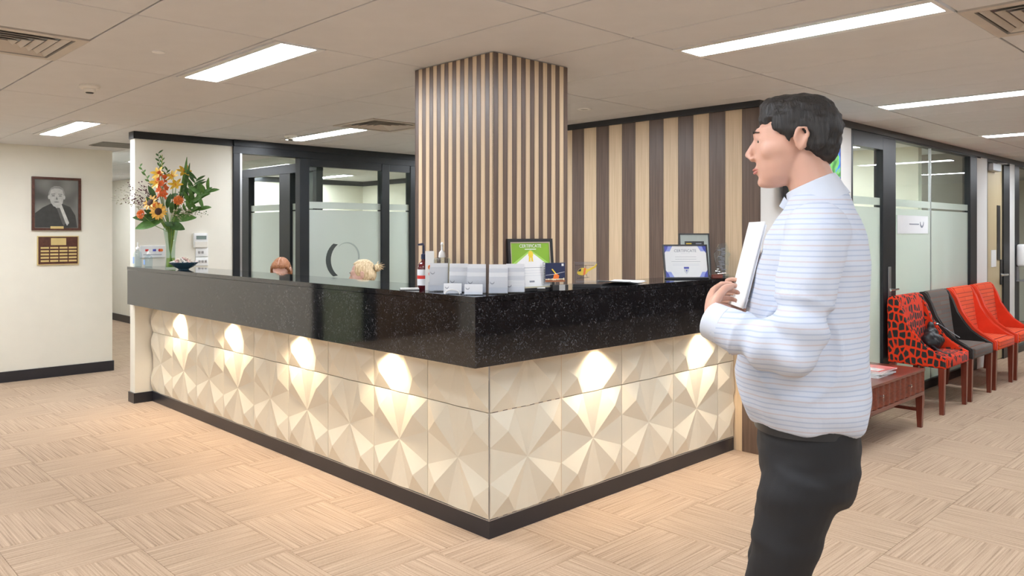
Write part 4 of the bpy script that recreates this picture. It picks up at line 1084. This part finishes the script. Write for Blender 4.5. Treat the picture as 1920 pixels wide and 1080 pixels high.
def chair(x, y, label, fab, side):
    t = empty('waiting_chair', (x, y, 0), 0, label, 'chair', 'upholstered chairs along the glass wall')
    W_ = .325
    arm = [(.0, .385), (.0, .475), (.05, .498), (.12, .525), (.19, .575), (.25, .65), (.30, .75), (.345, .87), (.38, .945), (.41, .972), (.445, .968), (.465, .93), (.455, .40)]
    for s in (-1, 1):
        b = MB(); x0, x1 = (s*W_, s*(W_-.055)); b.prism(arm, min(x0, x1), max(x0, x1), 'x')
        bmesh.ops.bevel(b.bm, geom=[e for e in b.bm.edges if abs(e.verts[0].co.x-e.verts[1].co.x) < 1e-5], offset=.012, segments=3, affect='EDGES')
        b.build('arm', side, t, smooth=True, angle=50)
    b = MB(); b.box(-W_+.056, W_-.056, .04, .40, .385, .485, .02, 3); b.box(-W_+.056, W_-.056, -.012, .06, .385, .478, .018, 3)
    b.build('seat', fab, t, smooth=True, angle=50)
    b = MB(); bk = [(.30, .47), (.335, .62), (.355, .78), (.37, .92), (.39, .965), (.42, .975), (.455, .96), (.46, .90), (.45, .40), (.33, .40)]
    b.prism(bk, -W_+.057, W_-.057, 'x')
    bmesh.ops.bevel(b.bm, geom=[e for e in b.bm.edges if abs(e.verts[0].co.x-e.verts[1].co.x) < 1e-5], offset=.012, segments=3, affect='EDGES')
    b.build('backrest', fab, t, smooth=True, angle=50)
    for sx in (-1, 1):
        for (ly, ry) in ((.028, .028), (.42, .455)):
            b = MB(); cx = sx*(W_-.03)
            lo, hi = .017, .024
            A = [b.bm.verts.new((cx+a*lo, ry+c*lo, 0)) for a, c in ((-1, -1), (1, -1), (1, 1), (-1, 1))]
            B = [b.bm.verts.new((cx+a*hi, ly+c*hi, .39)) for a, c in ((-1, -1), (1, -1), (1, 1), (-1, 1))]
            b.bm.faces.new(A[::-1]); b.bm.faces.new(B)
            for k in range(4): b.bm.faces.new((A[k], A[(k+1) % 4], B[(k+1) % 4], B[k]))
            b.build('leg', m_mahog_v, t)
    return t
CY = 2.19
chair(7.47, CY, 'patterned red and charcoal lattice chair with a black bag on its seat', m_net, m_net)
chair(8.21, CY, 'charcoal grey upholstered chair between patterned and orange chairs', m_grey, m_plaingrey)
chair(8.96, CY, 'orange-red chair next to the grey chair', m_redf, m_plainred)
chair(9.71, CY, 'farthest orange-red chair nearest the beige door', m_redf, m_plainred)
# black bag slumped in the first chair
t = empty('black_bag', (7.56, CY+.21, .487), 0, 'black fabric bag slumped on the lattice-patterned chair', 'bag')
b = MB()
for (cx, cy, cz, rx, ry, rz_) in ((0, 0, .07, .15, .07, .068), (.04, .04, .13, .11, .05, .06), (-.06, .02, .10, .09, .06, .06), (.06, .05, .19, .05, .03, .05)): b.ball((cx, cy, cz), (rx, ry, rz_), 16)
me = remesh(b, .008, 4, 'bag_body', lambda co, n: co + n*(.012*noise.noise(co*14)+.005*noise.noise(co*40))); me.materials.append(M('black_nylon', (.012, .012, .014), .5, bmp=.3, bscale=60)); link('bag_body', me, None, t)
MB().tube([(.08, .06, .20), (.15, .05, .24), (.20, -.05, .16), (.215, -.14, .10)], .010, 8, flat=.3).build('strap', m_dark, t, smooth=True)
MB().tube([(-.12, -.02, .05), (-.22, -.12, .02), (-.262, -.20, .012), (-.285, -.22, -.05), (-.287, -.222, -.09)], .012, 8, flat=.3).build('strap', m_dark, t, smooth=True)
MB().box(.115, .15, .015, .03, .205, .222, .002, 1).build('buckle', m_chrome, t)
# low table
TX0, TX1, TY0, TY1, TH = 5.34, 6.63, 2.17, 2.63, .46
t = empty('low_table', (TX0, TY0, 0), 0, 'dark red mahogany low table with fluted drawer fronts and silver keys', 'table')
L_, Dp = TX1-TX0, TY1-TY0
MB().box(0, L_, 0, Dp, TH-.018, TH, .003, 2).build('tabletop', m_mahog, t)
MB().box(.02, L_-.02, .03, Dp-.02, .285, TH-.019).build('drawer_box', m_mahog, t)
MB().box(0.005, L_-.005, .005, Dp-.005, .255, .284, .003, 1).build('lower_rail', m_mahog, t)
nf = 12; fw = (L_-.03)/nf
fl = MB()
ptsf = [(0, .03), (0, .004), (.008, .0)] + [(fw*.1+fw*.8*k/8, .014*math.sin(PI*k/8)) for k in range(9)] + [(fw-.008, .0), (fw-.001, .004), (fw-.001, .03)]
fl.prism(ptsf, .287, TH-.020, 'z'); flm = fl.mesh('flute_panel', True, 40); flm.materials.append(m_mahog)
for k in range(nf): link('flute_panel', flm, None, t, (.015+fw*k, 0, 0))
nf2 = 4; 
for k in range(nf2): link('flute_panel', flm, None, t, (L_, .015+fw*k, 0), (0, 0, PI/2))
for x in (.38, .92):
    kk = MB().tube([(x, 0, .375), (x, -.02, .375)], .006, 8).ball((x, -.024, .375), (.011, .006, .011), 10).tube([(x, -.02, .37), (x+.004, -.022, .34)], .002, 6).build('drawer_key', m_chrome, t, smooth=True)
for x in (.03, L_-.03):
    for y in (.03, Dp-.03):
        b = MB(); lo, hi = .016, .026
        A = [b.bm.verts.new((x+a*lo, y+c*lo, 0)) for a, c in ((-1, -1), (1, -1), (1, 1), (-1, 1))]; B = [b.bm.verts.new((x+a*hi, y+c*hi, .255)) for a, c in ((-1, -1), (1, -1), (1, 1), (-1, 1))]
        b.bm.faces.new(A[::-1]); b.bm.faces.new(B)
        for k in range(4): b.bm.faces.new((A[k], A[(k+1) % 4], B[(k+1) % 4], B[k]))
        b.build('leg', m_mahog_v, t)
MB().box(.03, L_-.03, Dp/2-.012, Dp/2+.012, .125, .15).build('stretcher', m_mahog, t)
for x in (.03, L_-.03): MB().box(x-.012, x+.012, .03, Dp-.03, .125, .15).build('stretcher', m_mahog, t)
mags = [('white magazine at the bottom of the pile on the low table', (.72, .73, .72), .02), ('grey-covered magazine second from the bottom of the pile', (.45, .48, .5), -.12), ('pale magazine third in the pile', (.78, .74, .7), .1), ('magazine with a red and pink cover on top of the pile', (.75, .22, .2), -.05)]
for k, (lab, c, r) in enumerate(mags):
    t2 = empty('magazine', (6.05+.02*k, 2.36, TH+.001+k*.0105), r, lab, 'magazine', 'magazines piled on the low table')
    MB().box(-.15, .15, -.105, .105, .001, .009).build('pages', m_paper, t2)
    MB().box(-.152, .152, -.107, .107, 0, .001).box(-.152, .152, -.107, .107, .009, .010).build('cover', M('magazine_cover', c, .25, var=.3, vscale=12), t2)
    if k == 3:
        MB().box(-.12, .0, -.08, .06, .010, .0106).build('cover_picture', M('cover_print', (.75, .68, .66), .3, var=.35, vscale=30), t2)
# ------------------------------------------------------------------ people
def merge(dst, src, m=None):
    if m is not None: src.xform(m)
    me = bpy.data.meshes.new('t'); src.bm.to_mesh(me); src.bm.free(); dst.bm.from_mesh(me); bpy.data.meshes.remove(me)
def skinmat(name, col):
    m, nt, b = newmat(name); v = coords(nt); f = noise_tex(nt, v, 9, 3)
    nt.links.new(ramp(nt, f, [(.3, tuple(c*.86 for c in col)), (.7, col)]), b.inputs['Base Color'])
    b.inputs['Roughness'].default_value = .5; b.inputs['Subsurface Weight'].default_value = .12; b.inputs['Subsurface Radius'].default_value = (.02, .008, .004)
    return m
m_skin = skinmat('skin', (.66, .38, .28)); m_skin2 = skinmat('fair_skin', (.74, .47, .38)); m_lip = M('lip', (.50, .18, .15), .45)
m_eye = M('eye_white', (.8, .78, .75), .15); m_iris = M('iris', (.06, .035, .02), .1)
def hairmat(name, a, b_):
    m, nt, b = newmat(name); v = coords(nt, (160, 160, 12)); f = noise_tex(nt, v, 1, 3, .6)
    nt.links.new(ramp(nt, f, [(.3, a), (.7, b_)]), b.inputs['Base Color']); b.inputs['Roughness'].default_value = .55; bump(nt, b, f, .8, .004); return m
m_hair_dark = hairmat('dark_hair', (.006, .005, .005), (.03, .026, .024)); m_hair_red = hairmat('auburn_hair', (.22, .075, .03), (.50, .22, .10)); m_hair_blonde = hairmat('blonde_hair', (.46, .31, .15), (.90, .74, .50))
def head_mb(male=True):
    """face towards -Y, ear axis along X, origin between the ears"""
    b = MB()
    b.ball((0, .012, .032), (.075, .096, .086), 20)
    j = 1.0 if male else .93
    b.rings([(0, -.018, .045, .070, .074), (0, -.02, .01, .070*j, .076), (0, -.026, -.03, .066*j, .071), (0, -.034, -.065, .056*j, .062), (0, -.042, -.092, .044*j, .050), (0, -.052, -.112, .026*j, .034), (0, -.058, -.119, .014, .018)], 20, p=2.2)
    b.tube([(0, -.088, .018), (0, -.100, .0), (0, -.114, -.022), (0, -.115, -.031)], [.008, .009, .010, .011], 10)
    b.ball((.011, -.104, -.036), (.009, .011, .007), 10); b.ball((-.011, -.104, -.036), (.009, .011, .007), 10)
    b.tube([(-.042, -.078, .026), (-.02, -.090, .029), (0, -.092, .026), (.02, -.090, .029), (.042, -.078, .026)], [.007, .009, .008, .009, .007], 8)
    for s in (-1, 1):
        b.ball((s*.040, -.060, -.020), (.027, .026, .030), 12); b.ball((s*.050, -.034, -.014), (.020, .036, .036), 12)
        b.tube([(s*.020, -.086, .014), (s*.032, -.088, .0165), (s*.045, -.078, .012)], .0045, 8); b.tube([(s*.020, -.086, .0), (s*.032, -.087, -.003), (s*.045, -.078, .001)], .004, 8)
        e = Matrix.Rotation(math.radians(s*22), 4, 'Z') @ Matrix.Rotation(math.radians(12), 4, 'X')
        b.ball((s*.078, .016, -.002), (.006, .017, .031), 12, rot=e)
        b.tube([(s*.080, .004, -.022), (s*.086, .002, .004), (s*.089, .012, .027), (s*.090, .028, .026), (s*.088, .034, .008), (s*.083, .022, -.018), (s*.079, .010, -.032)], [.004, .005, .005, .005, .005, .005, .006], 8)
    b.tube([(-.025, -.085, -.066), (-.012, -.096, -.0635), (0, -.099, -.065), (.012, -.096, -.0635), (.025, -.085, -.066)], [.003, .005, .006, .005, .003], 8)
    b.tube([(-.022, -.085, -.069), (0, -.097, -.0745), (.022, -.085, -.069)], [.003, .0065, .003], 8)
    b.ball((0, -.080, -.102), (.022, .018, .016), 12)
    return b
def head_extras(parent, mh, lipmat=m_lip):
    for s in (-1, 1):
        e = MB().ball((s*.033, -.0765, .0065), .0112, 14); e.xform(mh); eo = e.build('eye', m_eye, parent, smooth=True)
        i = MB().ball((s*.0350, -.0825, .0065), (.0068, .0062, .0064), 12); i.xform(mh); i.build('iris', m_iris, eo, smooth=True)
        w_ = MB().tube([(s*.018, -.0955, .030), (s*.032, -.0955, .0345), (s*.048, -.082, .030)], [.0028, .0035, .002], 6, flat=.6); w_.xform(mh); w_.build('eyebrow', m_hair_dark, parent, smooth=True)
    l = MB().tube([(-.021, -.0905, -.0665), (-.010, -.1005, -.065), (0, -.1035, -.0665), (.010, -.1005, -.065), (.021, -.0905, -.0665)], [.0015, .0032, .0036, .0032, .0015], 8).tube([(-.019, -.0905, -.0695), (0, -.102, -.0745), (.019, -.0905, -.0695)], [.0015, .0042, .0015], 8)
    l.xform(mh); l.build('lips', lipmat, parent, smooth=True)
def hand_mb(curl=1.0, s=1.0):
    """left hand: wrist at the origin, fingers along +X, palm down (-Z), thumb on -Y side"""
    b = MB()
    b.tube([(-.01, 0, 0), (.015, 0, 0), (.05, .001, 0), (.085, .002, .0)], [.026, .031, .040, .037], 12, flat=.42, up=(0, 0, 1))
    for (y, L, r, sp) in ((-.030, .072, .0088, -.10), (-.010, .082, .0092, -.02), (.011, .076, .0088, .05), (.030, .060, .0078, .13)):
        p = Vector((.078, y, 0)); a = 0; pts = [Vector((.055, y*.9, 0)), p]; rr = [r*1.1, r*1.05]
        for seg, fr in enumerate((.45, .30, .25)):
            a += math.radians((28, 42, 30)[seg])*curl
            p = p + Vector((math.cos(a), sp*math.cos(a), -math.sin(a)))*L*fr; pts.append(p); rr.append(r*(1-.1*(seg+1)))
        b.tube(pts, rr, 8)
    b.tube([(.012, -.020, -.004), (.035, -.042, -.014), (.062, -.052, -.030), (.082, -.046, -.046)], [.014, .0125, .0105, .0085], 8)
    b.xform(Matrix.Scale(s, 4)); return b
def frame_m(org, xd, zd):
    x = Vector(xd).normalized(); z = Vector(zd); z = (z - x*z.dot(x)).normalized(); y = z.cross(x)
    m = Matrix((x, y, z)).transposed().to_4x4(); m.translation = Vector(org); return m

# ---- the walking man: local +X is the photo's right, +Y away from the visitor side; he faces -X
DM = 2.0; AM = 1510
ax_ = (AM-960)/FPX*DM
MRZ = YAW-PI/2-math.atan2(ax_, DM)
man = empty('person', (CF*DM+SF*ax_, SF*DM-CF*ax_, 0), MRZ, 'dark-haired man in pale striped shirt and black trousers walking past, holding white folder', 'person')
HM = Matrix.Translation((-.026, .0, 1.752)) @ Matrix.Rotation(math.radians(-90), 4, 'Z') @ Matrix.Rotation(math.radians(4), 4, 'X') @ Matrix.Diagonal((1, 1, .94, 1))
body = MB()
hd = head_mb(True); merge(body, hd, HM)
body.tube([(-.012, 0, 1.715), (.010, 0, 1.66), (.030, 0, 1.60), (.035, 0, 1.54)], [.056, .056, .062, .08], 16)
# torso core, hips and legs under the clothes
body.rings([(0, 0, .93, .09, .135), (-.01, 0, 1.05, .10, .140), (-.01, 0, 1.2, .105, .145), (.01, 0, 1.35, .105, .16), (.02, 0, 1.48, .095, .17), (.03, 0, 1.56, .07, .12), (.03, 0, 1.60, .05, .06)], 24)
nl = [(.0, -.095, .97), (-.048, -.10, .75), (-.088, -.10, .53), (-.070, -.10, .30), (-.060, -.10, .09)]
fl_ = [(.005, .095, .97), (-.050, .10, .75), (-.092, .10, .53), (-.030, .10, .32), (.035, .10, .10)]
for L in (nl, fl_):
    body.tube(L, [.068, .058, .044, .042, .034], 14)
    body.tube([Vector(L[-1])+Vector((.03, 0, -.01)), Vector(L[-1])+Vector((-.05, 0, -.035)), Vector(L[-1])+Vector((-.14, 0, -.055))], [.035, .036, .028], 12, flat=.8)
SH, EL, WR = Vector((.030, -.185, 1.525)), Vector((-.025, -.262, 1.245)), Vector((-.218, -.185, 1.312))
SH2, EL2, WR2 = Vector((.025, .185, 1.525)), Vector((.0, .255, 1.255)), Vector((-.17, .12, 1.300))
for A, B, W_ in ((SH, EL, WR), (SH2, EL2, WR2)):
    body.tube([A, (A+B)/2, B], [.050, .044, .038], 14); body.tube([B, B*.6+W_*.4, W_], [.038, .037, .027], 14)
merge(body, hand_mb(1.15, 1.0), frame_m(WR, (.02, .82, .50), (-1, .0, .1)))
merge(body, hand_mb(1.15, 1.0), frame_m(WR2, (-.35, -.45, .45), (-.7, .5, -.1)) @ Matrix.Scale(-1, 4, (0, 1, 0)))
me = remesh(body, .0045, 3, 'body'); me.materials.append(m_skin); skin = link('body', me, None, man)
head_extras(man, HM)
# hair
hb = MB()
hb.ball((0, .012, .066), (.079, .096, .062), 18); hb.ball((0, .045, .030), (.081, .074, .082), 18); hb.ball((0, .062, -.02), (.062, .045, .05), 16)
for s in (-1, 1):
    hb.ball((s*.072, .000, .045), (.012, .055, .04), 12); hb.ball((s*.0735, .048, .01), (.012, .035, .05), 12); hb.ball((s*.0735, -.012, .012), (.006, .010, .022), 10)
hb.ball((.0, -.042, .094), (.056, .034, .026), 14); hb.ball((-.01, -.02, .108), (.055, .06, .022), 14)
hb.xform(HM)
me = remesh(hb, .005, 3, 'hair', lambda co, n: co + n*(.004*noise.noise(co*45)+.003*noise.noise(Vector((co.x*30, co.y*90, co.z*90))))); me.materials.append(m_hair_dark); link('hair', me, None, man)
# shirt
def mk_shirt():
    m, nt, b = newmat('striped_shirt'); v = coords(nt)
    def wave(sc, lo, hi, ca, cb_, ph=0):
        wv = N(nt, 'ShaderNodeTexWave'); wv.wave_type = 'BANDS'; wv.bands_direction = 'Z'; wv.inputs['Scale'].default_value = sc; wv.inputs['Distortion'].default_value = .25; wv.inputs['Phase Offset'].default_value = ph
        nt.links.new(v, wv.inputs['Vector']); return wv.outputs['Fac']
    a = wave(26, 0, 0, 0, 0); c2 = wave(8.7, 0, 0, 0, 0, 1.2)
    m1 = N(nt, 'ShaderNodeMix', data_type='RGBA'); m1.inputs['A'].default_value = (.60, .645, .74, 1)
    m2 = N(nt, 'ShaderNodeMix', data_type='RGBA'); m2.inputs['A'].default_value = (.20, .30, .50, 1); m2.inputs['B'].default_value = (.52, .34, .30, 1)
    r1 = N(nt, 'ShaderNodeMapRange'); r1.inputs['From Min'].default_value = .72; r1.inputs['From Max'].default_value = .95; nt.links.new(a, r1.inputs['Value'])
    r2 = N(nt, 'ShaderNodeMapRange'); r2.inputs['From Min'].default_value = .6; r2.inputs['From Max'].default_value = .8; nt.links.new(c2, r2.inputs['Value'])
    nt.links.new(r2.outputs[0], m2.inputs['Factor']); nt.links.new(m2.outputs['Result'], m1.inputs['B'])
    k = N(nt, 'ShaderNodeMath', operation='MULTIPLY'); k.inputs[1].default_value = .38; nt.links.new(r1.outputs[0], k.inputs[0]); nt.links.new(k.outputs[0], m1.inputs['Factor'])
    nt.links.new(m1.outputs['Result'], b.inputs['Base Color']); b.inputs['Roughness'].default_value = .8; b.inputs['Specular IOR Level'].default_value = .2
    bump(nt, b, noise_tex(nt, v, 25, 3), .25, .01); return m
m_shirt = mk_shirt(); m_collar = M('shirt_plain', (.62, .66, .74), .8)
sh_ = MB()
sh_.rings([(.0, 0, 1.045, .128, .178), (-.008, 0, 1.09, .150, .190), (-.014, 0, 1.17, .158, .194), (-.004, 0, 1.26, .152, .190), (.010, 0, 1.35, .142, .192), (.018, 0, 1.44, .134, .196), (.022, 0, 1.51, .122, .190), (.030, 0, 1.560, .098, .148), (.034, 0, 1.595, .080, .100), (.036, 0, 1.615, .070, .078), (.036, 0, 1.635, .060, .066)], 40, p=2.3)
for A, B, W_ in ((SH, EL, WR), (SH2, EL2, WR2)):
    sh_.ball(A+Vector((0, .02*(1 if A.y < 0 else -1), 0)), (.072, .062, .066), 16)
    sh_.tube([A, A*.7+B*.3, A*.3+B*.7, B, B*.98+W_*.02], [.068, .066, .058, .054, .05], 18)
    sh_.tube([B, B*.7+W_*.3, B*.35+W_*.65, B*.12+W_*.88], [.054, .054, .046, .042], 18)
    sh_.ball(B, (.054, .054, .054), 16)
def fold(co, n):
    k = Vector((co.x*7, co.y*7, co.z*4.2))
    d = .012*noise.noise(k) + .006*(1-abs(noise.noise(co*9+Vector((3, 1, 2)))))*math.exp(-((co.z-1.10)/.12)**2) + .005*noise.noise(co*18)
    if co.z < 1.12: d += .008*math.sin(co.x*38+co.y*26)*(1.12-co.z)/.08
    if (co-EL).length < .14: d += .007*math.sin(((co-EL).length)*95)
    return co + n*d
me = remesh(sh_, .007, 4, 'shirt', fold); me.materials.append(m_shirt); shirt = link('shirt', me, None, man)
cm_ = MB()
cm_.rings([(0, 0, -.045, .076, .086), (0, 0, -.020, .070, .076), (0, 0, .0, .068, .070), (0, 0, .014, .064, .066), (0, 0, .016, .060, .062), (0, 0, .0, .061, .063), (0, 0, -.045, .066, .076)], 32, cap=False)
cm_.xform(Matrix.Translation((.018, 0, 1.632)) @ Matrix.Rotation(math.radians(-24), 4, 'Y'))
for s in (-1, 1): cm_.prism([(-.050, 1.612), (-.034, 1.590), (-.040, 1.572), (-.062, 1.588)], s*.030-.002, s*.030+.002, 'y')
cm_.build('collar', m_collar, man, smooth=True)
cu = MB(); d_ = (WR-EL).normalized()
cu.tube([EL*.22+WR*.78, EL*.20+WR*.80, EL*.02+WR*.98, WR], [.043, .047, .045, .040], 20); cu.build('cuff', m_collar, man, smooth=True)
cu = MB().tube([EL2*.20+WR2*.80, EL2*.02+WR2*.98], [.0435, .041], 20); cu.build('cuff', m_collar, man, smooth=True)
MB().rings([(.0, 0, 1.035, .124, .172), (.0, 0, 1.065, .124, .172)], 36, p=2.3).build('belt', m_dark, man, smooth=True)
# trousers
tr_ = MB()
tr_.rings([(.004, 0, 1.06, .116, .165), (.006, 0, 1.0, .122, .172), (.008, 0, .94, .124, .176), (.010, 0, .89, .112, .172), (.005, 0, .86, .10, .15)], 36, p=2.3)
for L in (nl, fl_):
    P_ = [Vector(p) for p in L]; P_[-1] = P_[-1]+Vector((.0, 0, -.045))
    tr_.tube([P_[0]+Vector((0, 0, -.03)), (P_[0]+P_[1])/2, P_[1], P_[2], (P_[2]+P_[3])/2, P_[3], P_[4]], [.095, .092, .080, .064, .062, .060, .060], 20)
def fold2(co, n):
    return co + n*(.008*noise.noise(co*11)+.004*noise.noise(Vector((co.x*8, co.y*8, co.z*30))))
me = remesh(tr_, .008, 4, 'trousers', fold2); me.materials.append(M('black_trouser_cloth', (.012, .012, .014), .75, bmp=.2, bscale=500)); link('trousers', me, None, man)
for L in (nl, fl_):
    a = Vector(L[-1]); s_ = MB()
    s_.rings([(a.x-.045, a.y, .004, .145, .046), (a.x-.045, a.y, .02, .146, .047), (a.x-.04, a.y, .045, .135, .043), (a.x-.01, a.y, .075, .09, .040), (a.x+.015, a.y, .11, .05, .040)], 24, p=2.4)
    zmin = a.z-.09
    s_.xform(Matrix.Translation((0, 0, max(0, zmin)))); s_.build('shoe', M('black_leather', (.01, .01, .01), .3), man, smooth=True)
# folder
fo = empty('white_folder', (0, 0, 0), 0, 'white paper folder held upright against the chest of the walking man', 'folder')
mw = Matrix.Translation(man.location) @ Matrix.Rotation(MRZ, 4, 'Z')
fo.location = mw @ Vector((-.168, -.01, 1.330)); fo.rotation_euler = (0, 0, MRZ-math.radians(72))
FT = math.radians(-14)
MB().box(-.075, .075, -.003, .0, 0, .225).build('cover', m_paper, fo, rot=(FT*1, 0, 0)); MB().box(-.075, .075, .001, .005, .002, .218).build('pages', m_card, fo, rot=(FT*1, 0, 0))

# ---- seated receptionists
def seated(loc, rz, label, hair, pitch, top, style, turn=0):
    p = empty('person', (loc[0], loc[1], 0), rz, label, 'person')
    hz = 1.175 if style == 'long' else 1.185
    mh = Matrix.Translation((0, -.02, hz)) @ Matrix.Rotation(turn, 4, 'Z') @ Matrix.Rotation(math.radians(pitch), 4, 'X') @ Matrix.Scale(.95, 4)
    b = MB(); merge(b, head_mb(False), mh)
    b.tube([(0, -.01, hz-.06), (0, .02, hz-.12), (0, .03, hz-.2)], [.048, .046, .058], 14)
    b.rings([(0, .03, .46, .15, .12), (0, .03, .60, .13, .10), (0, .03, .75, .135, .10), (0, .03, .88, .155, .10), (0, .03, .95, .15, .085), (0, .03, 1.0, .08, .06)], 24)
    hands = []
    for s in (-1, 1):
        b.tube([(s*.16, .03, .95), (s*.20, .02, .80), (s*.20, -.02, .72)], [.042, .036, .032], 12); b.tube([(s*.20, -.02, .72), (s*.17, -.14, .765), (s*.14, -.25, .785)], [.032, .030, .022], 12)
        hm = frame_m((s*.14, -.25, .785), (-s*.15, -1, 0), (0, 0, 1))
        merge(b, hand_mb(.5, .88), hm if s > 0 else hm @ Matrix.Scale(-1, 4, (0, 1, 0)))
        b.tube([(s*.085, .04, .50), (s*.09, -.20, .52), (s*.09, -.40, .50)], [.085, .072, .055], 14); b.tube([(s*.09, -.40, .50), (s*.09, -.40, .28), (s*.09, -.36, .07)], [.055, .048, .034], 12)
        b.tube([(s*.09, -.33, .045), (s*.09, -.42, .04), (s*.09, -.50, .03)], [.034, .034, .024], 10, flat=.8)
    me = remesh(b, .006, 3, 'body'); me.materials.append(m_skin2); link('body', me, None, p)
    head_extras(p, mh)
    # blouse and trousers
    c = MB(); c.rings([(0, .03, .50, .165, .135), (0, .03, .62, .145, .115), (0, .02, .76, .15, .12), (0, .02, .88, .17, .115), (0, .03, .955, .165, .10), (0, .03, 1.0, .095, .075), (0, .03, 1.02, .07, .065)], 28)
    for s in (-1, 1): c.tube([(s*.155, .03, .95), (s*.20, .02, .80), (s*.20, -.02, .72), (s*.17, -.14, .765), (s*.15, -.21, .78)], [.055, .048, .045, .042, .034], 14)
    me = remesh(c, .009, 3, 'blouse', lambda co, n: co+n*.006*noise.noise(co*14)); me.materials.append(top); link('blouse', me, None, p)
    c = MB(); c.rings([(0, .04, .42, .17, .15), (0, .03, .54, .165, .14)], 24)
    for s in (-1, 1): c.tube([(s*.085, .04, .50), (s*.09, -.20, .52), (s*.09, -.40, .50), (s*.09, -.415, .42), (s*.09, -.39, .15), (s*.09, -.37, .09)], [.10, .086, .070, .066, .06, .06], 14)
    me = remesh(c, .010, 3, 'trousers'); me.materials.append(bpy.data.materials['black_trouser_cloth']); link('trousers', me, None, p)
    for s in (-1, 1): MB().rings([(s*.09, -.42, .003, .042, .125), (s*.09, -.42, .03, .043, .125), (s*.09, -.38, .07, .036, .06)], 18, p=2.4).build('shoe', bpy.data.materials['black_leather'], p, smooth=True)
    # hair
    h = MB(); h.ball((0, .014, .042), (.084, .102, .088), 18)
    if style == 'long':
        for s in (-1, 1):
            h.tube([(s*.03, -.070, .105), (s*.066, -.045, .07), (s*.082, -.02, .0), (s*.084, .0, -.09), (s*.075, .02, -.17)], [.020, .022, .020, .024, .018], 10)
            h.ball((s*.030, -.035, .098), (.042, .052, .030), 12)
        h.tube([(0, .07, .02), (0, .095, -.08), (0, .10, -.18)], [.07, .07, .05], 14)
    else:
        for s in (-1, 1): h.ball((s*.066, -.010, .045), (.020, .055, .05), 12); h.ball((s*.062, .045, -.01), (.022, .045, .05), 12)
        h.ball((0, .07, .0), (.064, .05, .075), 14)
    # leave the face free
    geom = h.bm
    h.xform(mh)
    inv = mh.inverted()
    def hd_(co, n):
        q = inv @ co
        if style == 'long' and q.y < -.035 and q.z < .086: co = co - n*.030
        if style != 'long' and q.y < -.03 and q.z < .10: co = co - n*.018*min(1, (-.03-q.y)/.03)
        return co + n*(.0035*noise.noise(Vector((co.x*40, co.y*40, co.z*14))))
    me = remesh(h, .005, 3, 'hair', hd_); me.materials.append(hair); ho = link('hair', me, None, p)
    if style == 'long':
        q = MB(); q.tube([(.004, -.074, .098), (.002, -.045, .124), (0, .0, .134), (0, .05, .126)], .003, 6); q.xform(mh); q.build('parting', m_skin2, ho, smooth=True)
    if style == 'bun':
        q = MB(); q.ball((0, .135, .035), (.036, .030, .034), 14); q.xform(mh); q.build('bun', hair, ho, smooth=True)
        rr = random.Random(9)
        for k in range(22):
            a = rr.uniform(0, 2*PI); e = rr.uniform(-.3, 1.2); d = Vector((math.cos(a)*.7, abs(math.sin(a))*.9+.3, math.sin(e)*1.1)).normalized()
            q = MB(); s0 = Vector((0, .128, .035)); q.tube([s0+d*.01, s0+d*.035+Vector((0, 0, .008)), s0+d*rr.uniform(.055, .085)+Vector((0, 0, -.004))], [.008, .006, .0015], 6, flat=.5); q.xform(mh); q.build('hair_strand', hair, ho, smooth=True)
        q = MB(); q.tube([(0.026*math.cos(a*PI/5), .110, .033+.026*math.sin(a*PI/5)) for a in range(11)], .005, 6); q.xform(mh); q.build('hair_tie', m_dark, ho, smooth=True)
    ch = empty('office_chair', (loc[0], loc[1], 0), rz, 'black office chair under the '+('red-haired' if style == 'long' else 'blonde')+' receptionist behind the counter', 'chair', 'office chairs behind the counter')
    MB().box(-.22, .22, -.18, .24, .36, .42, .025, 3).build('seat', m_dark, ch, smooth=True)
    MB().box(-.19, .19, .20, .24, .52, .92, .02, 3).build('backrest', m_dark, ch, smooth=True)
    MB().tube([(0, .0, .06), (0, .0, .36)], .03, 12).tube([(0, .1, .37), (0, .25, .42), (0, .235, .56)], .016, 8).build('column', m_steel, ch, smooth=True)
    for k in range(5):
        a = k*2*PI/5+.3; l = MB().tube([(0, 0, .07), (.26*math.cos(a), .26*math.sin(a), .05)], [.022, .015], 8).build('leg', m_dark, ch, smooth=True)
        MB().ball((.26*math.cos(a), .26*math.sin(a), .025), .025, 10).build('caster', m_dark, l, smooth=True)
    return p
seated((3.52, 6.63), YAW-PI/2, 'red-haired woman with centre parting looking down behind the counter', m_hair_red, 34, M('navy_blouse', (.03, .04, .09), .8), 'long')
seated((3.58, 5.38), YAW-PI/2-PI/2, 'blonde woman with a messy bun in profile behind the counter', m_hair_blonde, 10, M('black_blouse', (.02, .02, .022), .8), 'bun')
